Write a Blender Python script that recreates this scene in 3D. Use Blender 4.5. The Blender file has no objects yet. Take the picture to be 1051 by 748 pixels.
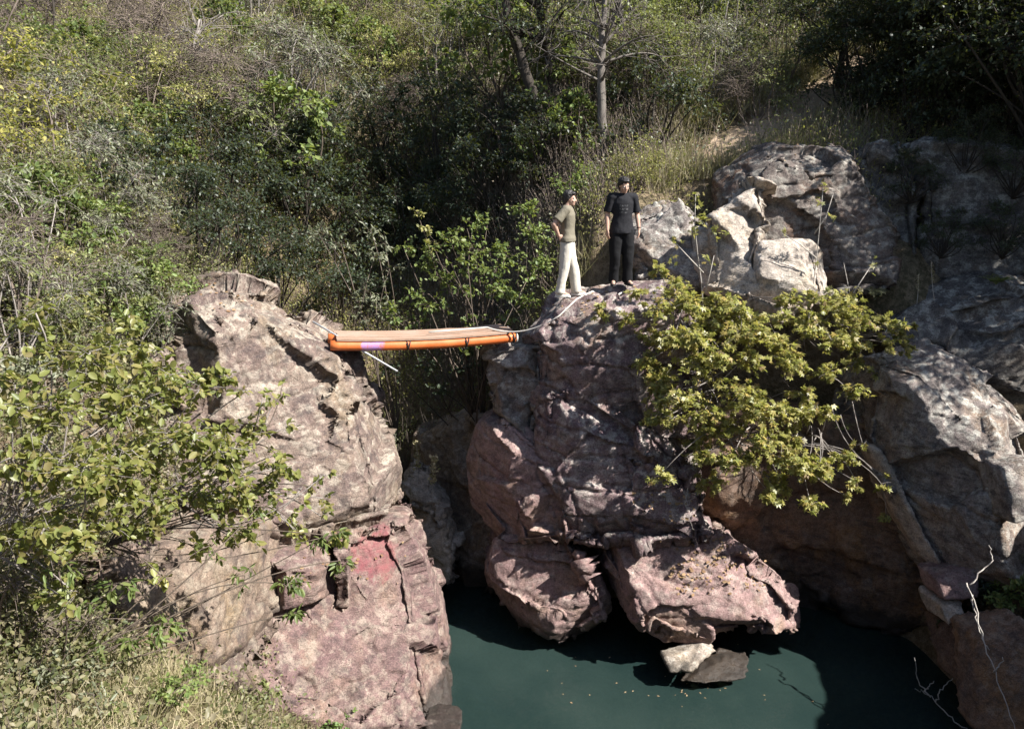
import bpy, bmesh, math, random
import numpy as np
from mathutils import Vector, Matrix
R = math.radians
sc = bpy.context.scene
COL = sc.collection

# ------------------------------------------------------------------ camera
CAMZ, PITCH, FPX = 8.0, R(15.0), 765.0
cam_d = bpy.data.cameras.new('camera'); cam = bpy.data.objects.new('camera', cam_d); COL.objects.link(cam)
cam.location = (0, 0, CAMZ); cam.rotation_euler = (R(90) - PITCH, 0, 0)
cam_d.sensor_width = 36; cam_d.lens = 36 * FPX / 1051; cam_d.clip_end = 400; cam_d.clip_start = .05
sc.camera = cam

# ------------------------------------------------------------------ sky and sun
SUN_DIR = Vector((0.66, -0.27, 0.70)).normalized()          # towards the sun
SUN_EL = math.asin(SUN_DIR.z); SUN_AZ = math.atan2(SUN_DIR.x, SUN_DIR.y)
w = bpy.data.worlds.new('World'); sc.world = w; w.use_nodes = True
nt = w.node_tree
sky = nt.nodes.new('ShaderNodeTexSky'); sky.sky_type = 'NISHITA'; sky.sun_disc = False
sky.sun_elevation = SUN_EL; sky.sun_rotation = SUN_AZ
nt.links.new(sky.outputs[0], nt.nodes['Background'].inputs[0])
nt.nodes['Background'].inputs[1].default_value = 0.065
sl = bpy.data.lights.new('sun', 'SUN'); sl.energy = 5.0; sl.angle = R(0.5); sl.color = (1.0, .97, .92)
so = bpy.data.objects.new('sun', sl); COL.objects.link(so); so.location = (20, -5, 30)
so.rotation_euler = (-SUN_DIR).to_track_quat('-Z', 'Y').to_euler()
sc.view_settings.view_transform = 'Standard'; sc.view_settings.look = 'None'
sc.view_settings.gamma = 1; sc.view_settings.exposure = 1.52; sc.view_settings.use_curve_mapping = False
sc.cycles.max_bounces = 6; sc.cycles.diffuse_bounces = 3; sc.cycles.glossy_bounces = 3
sc.cycles.transmission_bounces = 4; sc.cycles.transparent_max_bounces = 8
sc.cycles.caustics_reflective = False; sc.cycles.caustics_refractive = False
sc.cycles.use_denoising = True; sc.cycles.use_adaptive_sampling = True; sc.cycles.adaptive_threshold = 0.02

# ------------------------------------------------------------------ placing
def P(px, py, Y):
    """the point at distance Y (metres ahead of the camera) seen at a pixel of the photograph"""
    a = (px - 525.5) / FPX; b = (374 - py) / FPX
    d = np.array([a, math.cos(PITCH) + b * math.sin(PITCH), -math.sin(PITCH) + b * math.cos(PITCH)])
    return np.array([0, 0, CAMZ]) + d * (Y / d[1])

# ------------------------------------------------------------------ numpy noise
def _h(i, j, k, s):
    with np.errstate(over='ignore'):
        n = (i.astype(np.uint32) * np.uint32(73856093)) ^ (j.astype(np.uint32) * np.uint32(19349663)) ^ (k.astype(np.uint32) * np.uint32(83492791)) ^ np.uint32((s * 2654435761) & 0xffffffff)
        n ^= n >> np.uint32(13); n *= np.uint32(0x5bd1e995); n ^= n >> np.uint32(15); n *= np.uint32(0x27d4eb2d); n ^= n >> np.uint32(16)
    return n.astype(np.float64) / 4294967295.0
def vnoise(p, s=0):
    p = np.asarray(p, float) + 1000.0
    f = np.floor(p); i = f.astype(np.int64); t = p - f; t = t * t * t * (t * (t * 6 - 15) + 10)
    r = 0
    for a in (0, 1):
        for b in (0, 1):
            for c in (0, 1):
                wt = (t[:, 0] if a else 1 - t[:, 0]) * (t[:, 1] if b else 1 - t[:, 1]) * (t[:, 2] if c else 1 - t[:, 2])
                r = r + wt * _h(i[:, 0] + a, i[:, 1] + b, i[:, 2] + c, s)
    return r * 2 - 1
def fbm(p, o=4, s=0, g=.5):
    r = 0; a = 1; q = np.asarray(p, float)
    for k in range(o):
        r = r + a * vnoise(q, s + k); q = q * 2.03 + 7.1; a *= g
    return r
def ridged(p, o=4, s=0):
    r = 0; a = 1; q = np.asarray(p, float)
    for k in range(o):
        r = r + a * (1 - 2 * np.abs(vnoise(q, s + k))); q = q * 2.1 + 3.3; a *= .5
    return r
def voro(p, s=0):
    p = np.asarray(p, float) + 1000.0
    i = np.floor(p).astype(np.int64)
    f1 = np.full(len(p), 9.); f2 = np.full(len(p), 9.); cid = np.zeros(len(p)); off = np.zeros((len(p), 3))
    for a in (-1, 0, 1):
        for b in (-1, 0, 1):
            for c in (-1, 0, 1):
                x, y, z = i[:, 0] + a, i[:, 1] + b, i[:, 2] + c
                q = np.stack([x + _h(x, y, z, s), y + _h(x, y, z, s + 1), z + _h(x, y, z, s + 2)], 1)
                d = np.sqrt(((q - p) ** 2).sum(1)); r = _h(x, y, z, s + 3)
                n = d < f1
                f2 = np.where(n, f1, np.minimum(f2, d)); cid = np.where(n, r, cid); off = np.where(n[:, None], p - q, off); f1 = np.where(n, d, f1)
    return f1, f2, cid, off

# ------------------------------------------------------------------ mesh building
class Geo:
    def __init__(s): s.v = []; s.f = []; s.n = 0
    def add(s, v, f):
        v = np.asarray(v, float).reshape(-1, 3); f = np.asarray(f, np.int64)
        s.v.append(v); s.f.append(f + s.n); s.n += len(v)
    def tube(s, pts, r0, r1=None, k=4, cap=True):
        pts = np.asarray(pts, float); n = len(pts)
        r = np.linspace(r0, r0 if r1 is None else r1, n) if np.isscalar(r0) else np.asarray(r0)
        t = np.gradient(pts, axis=0); t /= np.linalg.norm(t, axis=1)[:, None] + 1e-9
        m = t.mean(0); ref = np.array([0, 0, 1.]) if abs(m[2]) < .75 * np.linalg.norm(m) + 1e-9 else np.array([1., 0, 0])
        a = np.cross(t, ref); a /= np.linalg.norm(a, axis=1)[:, None] + 1e-9; b = np.cross(t, a)
        th = np.arange(k) * 2 * math.pi / k
        v = pts[:, None] + r[:, None, None] * (np.cos(th)[None, :, None] * a[:, None] + np.sin(th)[None, :, None] * b[:, None])
        i = np.arange(n - 1)[:, None] * k; j = np.arange(k)[None]; j2 = (j + 1) % k
        f = np.stack([i + j, i + j2, i + k + j2, i + k + j], -1).reshape(-1, 4)
        s.add(v.reshape(-1, 3), f)
        if cap and k >= 4:
            o = s.n - n * k
            for base, rev in ((o, 0), (o + (n - 1) * k, 1)):
                q = [base + x for x in range(k)]
                if rev == 0: q = q[::-1]
                if k == 4: s.f.append(np.array([q]))
                else:
                    s.f.append(np.array([[q[0], q[x], q[x + 1]] for x in range(1, k - 1)]))
    def mesh(s, name, mats, origin=(0, 0, 0), smooth=True):
        V = np.concatenate(s.v) - np.asarray(origin, float)
        return np_mesh(name, V, s.f, mats, smooth)
def np_mesh(name, V, flist, mats, smooth=True):
    me = bpy.data.meshes.new(name)
    me.vertices.add(len(V)); me.vertices.foreach_set('co', np.ascontiguousarray(V, dtype=np.float32).ravel())
    loops = np.concatenate([f.ravel() for f in flist]); tot = np.concatenate([np.full(len(f), f.shape[1]) for f in flist])
    st = np.concatenate([[0], np.cumsum(tot)[:-1]])
    me.loops.add(len(loops)); me.loops.foreach_set('vertex_index', loops.astype(np.int32))
    me.polygons.add(len(tot)); me.polygons.foreach_set('loop_start', st.astype(np.int32))
    try: me.polygons.foreach_set('loop_total', tot.astype(np.int32))
    except Exception: pass
    me.polygons.foreach_set('use_smooth', np.full(len(tot), smooth))
    me.update(calc_edges=True); me.validate()
    for m in (mats if isinstance(mats, (list, tuple)) else [mats]): me.materials.append(m)
    return me
def tag(o, label=None, cat=None, group=None, kind=None):
    if label: o['label'] = label
    if cat: o['category'] = cat
    if group: o['group'] = group
    if kind: o['kind'] = kind
    return o
def link(name, me, loc=(0, 0, 0), parent=None):
    o = bpy.data.objects.new(name, me); COL.objects.link(o); o.location = loc
    if parent: o.parent = parent
    return o
def thing(name, label, cat, loc, group=None):
    o = bpy.data.objects.new(name, None); COL.objects.link(o); o.location = tuple(loc); o.empty_display_size = .2
    return tag(o, label, cat, group)
def temp_eval(me, setup):
    o = bpy.data.objects.new('temporary', me); COL.objects.link(o)
    setup(o)
    dg = bpy.context.evaluated_depsgraph_get()
    out = bpy.data.meshes.new_from_object(o.evaluated_get(dg))
    bpy.data.objects.remove(o); bpy.data.meshes.remove(me)
    return out
def get_v(me):
    a = np.empty(len(me.vertices) * 3, np.float32); me.vertices.foreach_get('co', a); return a.reshape(-1, 3).astype(float)
def get_n(me):
    a = np.empty(len(me.vertices) * 3, np.float32); me.vertex_normals.foreach_get('vector', a); return a.reshape(-1, 3).astype(float)
def set_v(me, v):
    me.vertices.foreach_set('co', np.ascontiguousarray(v, dtype=np.float32).ravel()); me.update()
def smooth_all(me): me.polygons.foreach_set('use_smooth', np.ones(len(me.polygons), bool))

# ------------------------------------------------------------------ materials
class NT:
    """small helper round a node tree"""
    def __init__(s, name):
        s.m = bpy.data.materials.new(name); s.m.use_nodes = True; s.t = s.m.node_tree
        s.t.nodes.clear(); s.out = s.t.nodes.new('ShaderNodeOutputMaterial')
    def n(s, typ, **k):
        x = s.t.nodes.new('ShaderNode' + typ)
        for a, b in k.items(): setattr(x, a, b)
        return x
    def l(s, a, b): s.t.links.new(a, b)
    def tex(s, scale, detail=4, rough=.55, kind='Noise', coord=None, dist=0, **k):
        x = s.n('Tex' + kind, **k); x.inputs['Scale'].default_value = scale
        if 'Detail' in x.inputs: x.inputs['Detail'].default_value = detail
        if 'Roughness' in x.inputs: x.inputs['Roughness'].default_value = rough
        if 'Distortion' in x.inputs: x.inputs['Distortion'].default_value = dist
        if coord is not None: s.l(coord, x.inputs['Vector'])
        return x
    def ramp(s, fac, stops, interp='LINEAR'):
        r = s.n('ValToRGB'); r.color_ramp.interpolation = interp
        e = r.color_ramp.elements
        while len(e) < len(stops): e.new(.5)
        for q, (p, c) in zip(e, stops):
            q.position = p; q.color = (c, c, c, 1) if np.isscalar(c) else (*c, 1)
        if fac is not None: s.l(fac, r.inputs[0])
        return r
    def mix(s, fac, a, b, mode='MIX'):
        x = s.n('Mix', data_type='RGBA', blend_type=mode); 
        for v, i in ((fac, 0), (a, 6), (b, 7)):
            if isinstance(v, bpy.types.NodeSocket): s.l(v, x.inputs[i])
            elif i == 0: x.inputs[0].default_value = v
            else: x.inputs[i].default_value = (*v, 1)
        return x.outputs[2]
    def math(s, op, a, b=0.0, clamp=False):
        x = s.n('Math', operation=op, use_clamp=clamp)
        for v, i in ((a, 0), (b, 1)):
            if isinstance(v, bpy.types.NodeSocket): s.l(v, x.inputs[i])
            else: x.inputs[i].default_value = v
        return x.outputs[0]
    def bsdf(s, col, rough=.8, spec=.3, normal=None):
        b = s.n('BsdfPrincipled')
        if isinstance(col, bpy.types.NodeSocket): s.l(col, b.inputs['Base Color'])
        else: b.inputs['Base Color'].default_value = (*col, 1)
        if isinstance(rough, bpy.types.NodeSocket): s.l(rough, b.inputs['Roughness'])
        else: b.inputs['Roughness'].default_value = rough
        b.inputs['Specular IOR Level'].default_value = spec
        if normal is not None: s.l(normal, b.inputs['Normal'])
        s.l(b.outputs[0], s.out.inputs[0]); return b
    def bump(s, h, strength, dist=.02, normal=None):
        b = s.n('Bump'); b.inputs['Strength'].default_value = strength; b.inputs['Distance'].default_value = dist
        s.l(h, b.inputs['Height'])
        if normal is not None: s.l(normal, b.inputs['Normal'])
        return b.outputs[0]

def rock_mat(name, main, second, lichen, stain, dark=(.035, .03, .03), lich_amt=.5, stain_amt=.3, dark_amt=.35, wet=True, moss=0.0, patch=None):
    s = NT(name)
    pos = s.n('NewGeometry').outputs['Position']
    mp = s.n('Mapping'); s.l(pos, mp.inputs[0]); mp.inputs['Rotation'].default_value = (.35, -.3, .2); mp.inputs['Scale'].default_value = (1, 1, 2.2)
    v = mp.outputs[0]
    big = s.tex(.8, 5, .6, coord=v); med = s.tex(3.2, 7, .68, coord=v); fine = s.tex(26, 5, .7, coord=v)
    big2 = s.tex(1.3, 5, .62, coord=pos, dist=.3); med2 = s.tex(5.5, 6, .68, coord=pos, dist=.2)
    c = s.mix(s.ramp(big.outputs['Fac'], [(.38, 0), (.62, 1)]).outputs[0], main, second)
    c = s.mix(s.math('MULTIPLY', s.ramp(big2.outputs['Fac'], [(.5, 0), (.66, 1)]).outputs[0], stain_amt), c, stain)
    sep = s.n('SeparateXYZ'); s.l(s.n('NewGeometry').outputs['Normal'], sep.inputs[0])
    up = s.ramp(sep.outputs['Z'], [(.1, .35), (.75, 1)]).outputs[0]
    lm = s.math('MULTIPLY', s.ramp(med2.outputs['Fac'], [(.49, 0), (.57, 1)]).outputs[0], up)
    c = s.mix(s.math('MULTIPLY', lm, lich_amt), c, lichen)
    ms = s.n('Mapping'); s.l(pos, ms.inputs[0]); ms.inputs['Scale'].default_value = (2.6, 2.6, .35); ms.inputs['Rotation'].default_value = (.1, -.15, 0)
    st = s.tex(1.6, 5, .65, coord=ms.outputs[0], dist=.3)
    c = s.mix(s.math('MULTIPLY', s.ramp(st.outputs['Fac'], [(.53, 0), (.66, 1)]).outputs[0], .6 * dark_amt + .1), c, dark)
    c = s.mix(s.math('MULTIPLY', s.ramp(st.outputs['Fac'], [(.33, 1), (.44, 0)]).outputs[0], .45 * lich_amt), c, lichen)
    gr = s.tex(9, 6, .75, coord=pos)
    c = s.mix(.85, c, s.ramp(gr.outputs['Fac'], [(.28, .34), (.5, .95), (.72, 1.5)]).outputs[0], 'MULTIPLY')
    dk = s.ramp(med.outputs['Fac'], [(.38, 1), (.47, 0)]).outputs[0]
    c = s.mix(s.math('MULTIPLY', dk, dark_amt), c, dark)
    sp = s.tex(60, 3, .6, coord=pos)
    c = s.mix(s.math('MULTIPLY', s.ramp(sp.outputs['Fac'], [(.36, 1), (.46, 0)]).outputs[0], .55), c, dark)
    c = s.mix(s.math('MULTIPLY', s.ramp(sp.outputs['Fac'], [(.58, 0), (.68, 1)]).outputs[0], .4), c, lichen)
    c = s.mix(.5, c, s.ramp(fine.outputs['Fac'], [(.25, .45), (.5, 1.0), (.8, 1.3)]).outputs[0], 'MULTIPLY')
    if moss:
        mm = s.tex(2.1, 6, .7, coord=pos)
        c = s.mix(s.math('MULTIPLY', s.math('MULTIPLY', s.ramp(mm.outputs['Fac'], [(.5, 0), (.58, 1)]).outputs[0], up), moss), c, (.07, .08, .02))
    if patch:
        pc, pr, pcol = patch
        vd = s.n('VectorMath', operation='DISTANCE'); s.l(pos, vd.inputs[0]); vd.inputs[1].default_value = tuple(pc)
        pm = s.ramp(s.math('ADD', s.math('DIVIDE', vd.outputs['Value'], pr), s.math('MULTIPLY', s.math('SUBTRACT', med2.outputs['Fac'], .5), 1.6)), [(.7, 1), (1.0, 0)]).outputs[0]
        c = s.mix(s.math('MULTIPLY', s.math('MULTIPLY', pm, s.ramp(gr.outputs['Fac'], [(.35, .2), (.6, .9)]).outputs[0]), .8), c, pcol)
    rough = .88
    if wet:
        sz = s.n('SeparateXYZ'); s.l(pos, sz.inputs[0])
        wob = s.math('ADD', sz.outputs['Z'], s.math('MULTIPLY', s.math('SUBTRACT', med2.outputs['Fac'], .5), .5))
        wm = s.ramp(wob, [(.34, 1), (.54, 0)]).outputs[0]
        c = s.mix(s.math('MULTIPLY', wm, .85), c, (.022, .02, .017))
        rough = s.math('SUBTRACT', .88, s.math('MULTIPLY', wm, .45))
    h = s.math('ADD', s.math('MULTIPLY', gr.outputs['Fac'], .75), s.math('ADD', s.math('MULTIPLY', fine.outputs['Fac'], .30), s.math('MULTIPLY', sp.outputs['Fac'], .14)))
    wv = s.mix(.12, v, big2.outputs['Color'], 'ADD')
    vor = s.tex(2.6, kind='Voronoi', coord=wv, feature='DISTANCE_TO_EDGE')
    h = s.math('ADD', h, s.math('MULTIPLY', s.ramp(vor.outputs['Distance'], [(0, 0), (.03, 1)]).outputs[0], s.math('MULTIPLY', s.ramp(big.outputs['Fac'], [(.45, 0), (.6, 1)]).outputs[0], .22)))
    s.bsdf(c, rough, .25, s.bump(h, .7, .06))
    return s.m

def leaf_mat(name, cols, trans=.35, rough=.5, spec=.35, var=.25, sat=.9):
    s = NT(name)
    g = s.n('NewGeometry'); oi = s.n('ObjectInfo')
    n = len(cols)
    c = s.ramp(g.outputs['Random Per Island'], [(i / max(1, n - 1), x) for i, x in enumerate(cols)]).outputs[0]
    f = s.math('ADD', 1 - var, s.math('MULTIPLY', oi.outputs['Random'], var * 2))
    hs = s.n('HueSaturation'); s.l(c, hs.inputs['Color']); s.l(f, hs.inputs['Value']); hs.inputs['Saturation'].default_value = sat
    b = s.n('BsdfPrincipled'); s.l(hs.outputs[0], b.inputs['Base Color']); b.inputs['Roughness'].default_value = rough
    b.inputs['Specular IOR Level'].default_value = spec
    t = s.n('BsdfTranslucent'); s.l(s.mix(.35, hs.outputs[0], (.45, .5, .05)), t.inputs[0])
    m = s.n('MixShader'); m.inputs[0].default_value = trans
    s.l(b.outputs[0], m.inputs[1]); s.l(t.outputs[0], m.inputs[2]); s.l(m.outputs[0], s.out.inputs[0])
    return s.m
def bark_mat(name, c0, c1, scale=14):
    s = NT(name)
    pos = s.n('TexCoord').outputs['Object']
    mp = s.n('Mapping'); s.l(pos, mp.inputs[0]); mp.inputs['Scale'].default_value = (1, 1, .25)
    t = s.tex(scale, 5, .7, coord=mp.outputs[0])
    s.bsdf(s.ramp(t.outputs['Fac'], [(.3, c0), (.7, c1)]).outputs[0], .9, .2, s.bump(t.outputs['Fac'], .8, .03))
    return s.m
def plain_mat(name, c0, c1, scale=20, rough=.7, spec=.3, bump=.2, dist=.01):
    s = NT(name)
    t = s.tex(scale, 4, .6, coord=s.n('TexCoord').outputs['Object'])
    s.bsdf(s.ramp(t.outputs['Fac'], [(.3, c0), (.7, c1)]).outputs[0], rough, spec, s.bump(t.outputs['Fac'], bump, dist))
    return s.m
# ------------------------------------------------------------------ terrain
_ctl = [P(*q) for q in [
    (0,748,4.2),(0,600,5.2),(0,480,6.5),(0,380,8),(0,300,10),(0,220,13),(0,120,19),(0,0,28),
    (100,700,6.0),(100,560,7.0),(100,420,8.6),(100,300,10.8),(120,220,14),(120,100,21),(120,0,29),
    (200,730,7.1),(200,640,8.4),(170,330,11.4),(200,290,13),(300,748,8.2),(260,620,9.7),
    (680,205,15),(700,172,17),(820,118,18.5),(760,140,17.5),(630,190,16),(600,120,19),(600,40,25),(700,60,22),
    (850,60,22),(850,0,27),(1000,60,20),(1000,0,25),(1051,130,16.5),(950,140,17),
    (350,150,22),(350,60,26),(350,0,31),(230,150,20),(230,60,25),(450,40,27),(480,130,21.5),
    (1000,290,14),(940,310,13.4),(1051,350,12.6),(1000,520,11.4),(1040,640,9.2),(1051,748,7.6),(980,690,9.8)]]
_ctl += [np.array(q, float) for q in [
    (-1.5,13,-.7),(-1.6,14.5,.2),(-2,16.5,2.0),(-3,19,4),(-4,22,6.4),(-1.9,11.6,-.6),(-1.4,12.5,-.8),
    (.5,12.5,-.9),(0,11,-1.3),(2,10.5,-1.3),(4,10,-1.2),(0,9,-1.2),(3,8,-.9),(5,11,-.7),(5,9,-.9),(-.9,10,-1),(3.5,11.5,-.3),
    (.6,13.6,4.6),(1.6,13.4,5.3),(2.6,13.6,5.9),(3.6,12.6,4.8),(5,12.6,5.0),(1.5,12.3,2),(-.2,14,2.2),
    (0,1.5,5.8),(0,5,2.2),(0,7,.2),(-2,2,5.9),(3,3,4),(3,6,.6),(-3,6,3.2),(7,3,6),
    (0,45,24),(-25,40,24),(25,40,22),(-25,20,14),(22,18,15),(-20,8,11),(18,8,11),(20,28,18),(-8,-4,8),(8,-4,8),(0,-4,7),(-20,-4,12),(20,-4,12),(0,60,30),(-30,60,31),(30,60,30)]]
_ctl = np.array(_ctl)
def _tps(c):
    n = len(c); d = np.linalg.norm(c[:, None, :2] - c[None, :, :2], axis=2)
    K = np.where(d > 0, d * d * np.log(d + 1e-12), 0) + np.eye(n) * .15
    A = np.zeros((n + 3, n + 3)); A[:n, :n] = K; A[:n, n] = 1; A[:n, n + 1:] = c[:, :2]; A[n:, :n] = A[:n, n:].T
    return np.linalg.solve(A, np.concatenate([c[:, 2], [0, 0, 0]]))
_tw = _tps(_ctl)
POOL = [(-1.3,5),(-1.3,10.4),(-1.7,13.4),(-.3,13.4),(.2,12.4),(3.3,12.3),(3.8,12.8),(5.2,12.6),(6.7,11.2),(6.9,9.4),(6,7),(4.5,5)]
def ground_z(x, y, rough=True):
    x = np.atleast_1d(np.asarray(x, float)); y = np.atleast_1d(np.asarray(y, float)); z = np.zeros(len(x))
    for a in range(0, len(x), 20000):
        sl_ = slice(a, a + 20000)
        d = np.sqrt((x[sl_, None] - _ctl[None, :, 0]) ** 2 + (y[sl_, None] - _ctl[None, :, 1]) ** 2)
        z[sl_] = (np.where(d > 0, d * d * np.log(d + 1e-12), 0) @ _tw[:len(_ctl)]) + _tw[-3] + _tw[-2] * x[sl_] + _tw[-1] * y[sl_]
    # the pool basin: steep sides under the rocks
    inside = np.zeros(len(x), bool); dist = np.full(len(x), 99.)
    for (ax, ay), (bx, by) in zip(POOL, POOL[1:] + POOL[:1]):
        ex, ey = bx - ax, by - ay
        t = np.clip(((x - ax) * ex + (y - ay) * ey) / (ex * ex + ey * ey), 0, 1)
        dist = np.minimum(dist, np.hypot(x - ax - t * ex, y - ay - t * ey))
        with np.errstate(divide='ignore', invalid='ignore'):
            inside ^= ((ay > y) != (by > y)) & (x < (bx - ax) * (y - ay) / (by - ay) + ax)
    z = np.where(inside, np.minimum(z, -.9), np.minimum(z, -.9 + dist * 3.2))
    if rough:
        q = np.stack([x, y, np.zeros(len(x))], 1)
        z = z + .16 * fbm(q * .9, 4, 5) + .05 * fbm(q * 4, 3, 9)
    return z
def G(px, py, y0=3.0, y1=60.0):
    """where the ray through a pixel of the photograph meets the ground"""
    Y = np.arange(y0, y1, .05); p = np.array([P(px, py, a) for a in (1.0, 2.0)])
    d = p[1] - p[0]; pts = p[0] + (Y[:, None] - 1) * d
    g = ground_z(pts[:, 0], pts[:, 1]); hit = np.nonzero(pts[:, 2] <= g)[0]
    i = hit[0] if len(hit) else len(Y) - 1
    return np.array([pts[i, 0], pts[i, 1], g[i]])
def build_terrain():
    xs = np.concatenate([np.arange(-34, -10, .5), np.arange(-10, 11, .14), np.arange(11, 34.1, .5)])
    ys = np.concatenate([np.arange(-6, 2, .5), np.arange(2, 20, .14), np.arange(20, 34, .3), np.arange(34, 62, 1.)])
    X, Y = np.meshgrid(xs, ys); Z = ground_z(X.ravel(), Y.ravel())
    nx, ny = len(xs), len(ys)
    i = (np.arange(ny - 1)[:, None] * nx + np.arange(nx - 1)[None]).ravel()
    f = np.stack([i, i + 1, i + nx + 1, i + nx], 1)
    s = NT('hillside soil')
    pos = s.n('NewGeometry').outputs['Position']
    a = s.tex(.5, 5, .6, coord=pos); b = s.tex(9, 6, .7, coord=pos); c = s.tex(45, 4, .7, coord=pos)
    col = s.mix(s.ramp(a.outputs['Fac'], [(.4, 0), (.62, 1)]).outputs[0], (.16, .115, .075), (.09, .08, .045))
    col = s.mix(s.ramp(b.outputs['Fac'], [(.42, 0), (.6, .8)]).outputs[0], col, (.26, .20, .13))
    col = s.mix(s.math('MULTIPLY', s.ramp(c.outputs['Fac'], [(.35, 1), (.48, 0)]).outputs[0], .7), col, (.03, .025, .018))
    h = s.math('ADD', b.outputs['Fac'], s.math('MULTIPLY', c.outputs['Fac'], .4))
    s.bsdf(col, .95, .1, s.bump(h, .9, .08))
    o = link('ground', np_mesh('ground', np.stack([X.ravel(), Y.ravel(), Z], 1), [f], s.m)); tag(o, kind='structure')
build_terrain()

PATH = np.array([P(735, 168, 16.8), P(770, 148, 17.4), P(815, 122, 18.4), P(850, 103, 19.6), P(890, 80, 21.5)])[:, :2]
def build_path():
    t = np.linspace(0, len(PATH) - 1, 60); c = np.stack([np.interp(t, np.arange(len(PATH)), PATH[:, k]) for k in (0, 1)], 1)
    d = np.gradient(c, axis=0); d /= np.linalg.norm(d, axis=1)[:, None]; nrm = np.stack([-d[:, 1], d[:, 0]], 1); m = 9
    wd = .35 + .45 * np.clip((t - 1) / 2, 0, 1) + .25 * fbm(np.stack([t * .5, t * 0, t * 0], 1), 2, 4)
    u = np.linspace(-1, 1, m); xy = c[:, None] + nrm[:, None] * (u[None, :, None] * wd[:, None, None])
    z = ground_z(xy[..., 0].ravel(), xy[..., 1].ravel()) + .05 - .055 * np.abs(np.tile(u, 60)) ** 3
    i = (np.arange(59)[:, None] * m + np.arange(m - 1)[None]).ravel()
    s = NT('sandy path'); pos = s.n('NewGeometry').outputs['Position']; a = s.tex(3, 5, .65, coord=pos); b = s.tex(40, 4, .7, coord=pos)
    col = s.mix(s.ramp(a.outputs['Fac'], [(.35, 0), (.65, 1)]).outputs[0], (.27, .195, .13), (.38, .29, .205)); col = s.mix(s.ramp(b.outputs['Fac'], [(.32, .6), (.46, 0)]).outputs[0], col, (.14, .10, .07))
    s.bsdf(col, .95, .1, s.bump(b.outputs['Fac'], .7, .03))
    tag(link('path', np_mesh('path', np.concatenate([xy.reshape(-1, 2), z[:, None]], 1), [np.stack([i, i + 1, i + m + 1, i + m], 1)], s.m)), kind='structure')
build_path()
# water of the pool
def build_water():
    s = NT('pool water')
    pos = s.n('NewGeometry').outputs['Position']
    r1 = s.tex(2.2, 3, .5, coord=pos, dist=.6); r2 = s.tex(11, 2, .5, coord=pos)
    h = s.math('ADD', r1.outputs['Fac'], s.math('MULTIPLY', r2.outputs['Fac'], .12))
    nrm = s.bump(h, .5, .12)
    murk = s.tex(.6, 3, .5, coord=pos)
    d = s.n('BsdfDiffuse'); s.l(s.ramp(murk.outputs['Fac'], [(.3, (.014, .028, .026)), (.7, (.025, .042, .037))]).outputs[0], d.inputs[0])
    t = s.n('BsdfTransparent'); t.inputs[0].default_value = (.40, .52, .48, 1)
    m = s.n('MixShader'); m.inputs[0].default_value = .25; s.l(d.outputs[0], m.inputs[1]); s.l(t.outputs[0], m.inputs[2])
    g = s.n('BsdfGlossy'); g.inputs['Roughness'].default_value = .035; s.l(nrm, g.inputs['Normal'])
    f = s.n('Fresnel'); f.inputs[0].default_value = 1.33; s.l(nrm, f.inputs[1])
    m2 = s.n('MixShader'); s.l(f.outputs[0], m2.inputs[0]); s.l(m.outputs[0], m2.inputs[1]); s.l(g.outputs[0], m2.inputs[2])
    s.l(m2.outputs[0], s.out.inputs[0])
    xs = np.linspace(-4, 8, 25); ys = np.linspace(4.5, 15.5, 23); X, Y = np.meshgrid(xs, ys); nx = 25
    i = (np.arange(22)[:, None] * nx + np.arange(24)[None]).ravel()
    o = link('water', np_mesh('water', np.stack([X.ravel(), Y.ravel(), np.zeros(X.size)], 1), [np.stack([i, i + 1, i + nx + 1, i + nx], 1)], s.m))
    tag(o, kind='structure')
build_water()

# ------------------------------------------------------------------ rocks
M = {}
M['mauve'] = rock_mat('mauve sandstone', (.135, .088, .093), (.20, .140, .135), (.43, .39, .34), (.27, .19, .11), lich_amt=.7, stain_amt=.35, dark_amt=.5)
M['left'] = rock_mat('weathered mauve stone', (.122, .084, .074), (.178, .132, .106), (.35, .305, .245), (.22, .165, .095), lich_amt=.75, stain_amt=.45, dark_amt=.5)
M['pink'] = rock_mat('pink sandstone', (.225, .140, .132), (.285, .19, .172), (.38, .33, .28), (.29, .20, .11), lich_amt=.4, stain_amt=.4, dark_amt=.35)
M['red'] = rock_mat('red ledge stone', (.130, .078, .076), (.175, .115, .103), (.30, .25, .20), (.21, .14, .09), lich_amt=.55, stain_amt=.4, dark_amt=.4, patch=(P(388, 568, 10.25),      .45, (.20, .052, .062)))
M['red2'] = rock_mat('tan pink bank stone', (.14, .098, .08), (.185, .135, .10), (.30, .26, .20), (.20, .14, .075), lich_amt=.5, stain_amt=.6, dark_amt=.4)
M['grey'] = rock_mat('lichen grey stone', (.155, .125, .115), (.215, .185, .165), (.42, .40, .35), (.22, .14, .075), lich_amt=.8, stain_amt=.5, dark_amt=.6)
M['ravine'] = rock_mat('sun-lightened tan ravine stone', (.20, .145, .105), (.27, .20, .15), (.38, .34, .28), (.27, .17, .08), lich_amt=.5, stain_amt=.6, dark_amt=.4)  # lighter than the brown stone, in place of sunlight reaching the ravine
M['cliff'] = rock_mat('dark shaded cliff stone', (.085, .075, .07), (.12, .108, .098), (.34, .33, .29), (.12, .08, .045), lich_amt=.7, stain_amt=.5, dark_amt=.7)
M['cap'] = rock_mat('brown capstone darkened as shade', (.105, .082, .072), (.15, .122, .105), (.36, .34, .29), (.17, .085, .045), lich_amt=.6, stain_amt=.8, dark_amt=.6)  # low values put shade into the colour; the brown stain is its own
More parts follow.
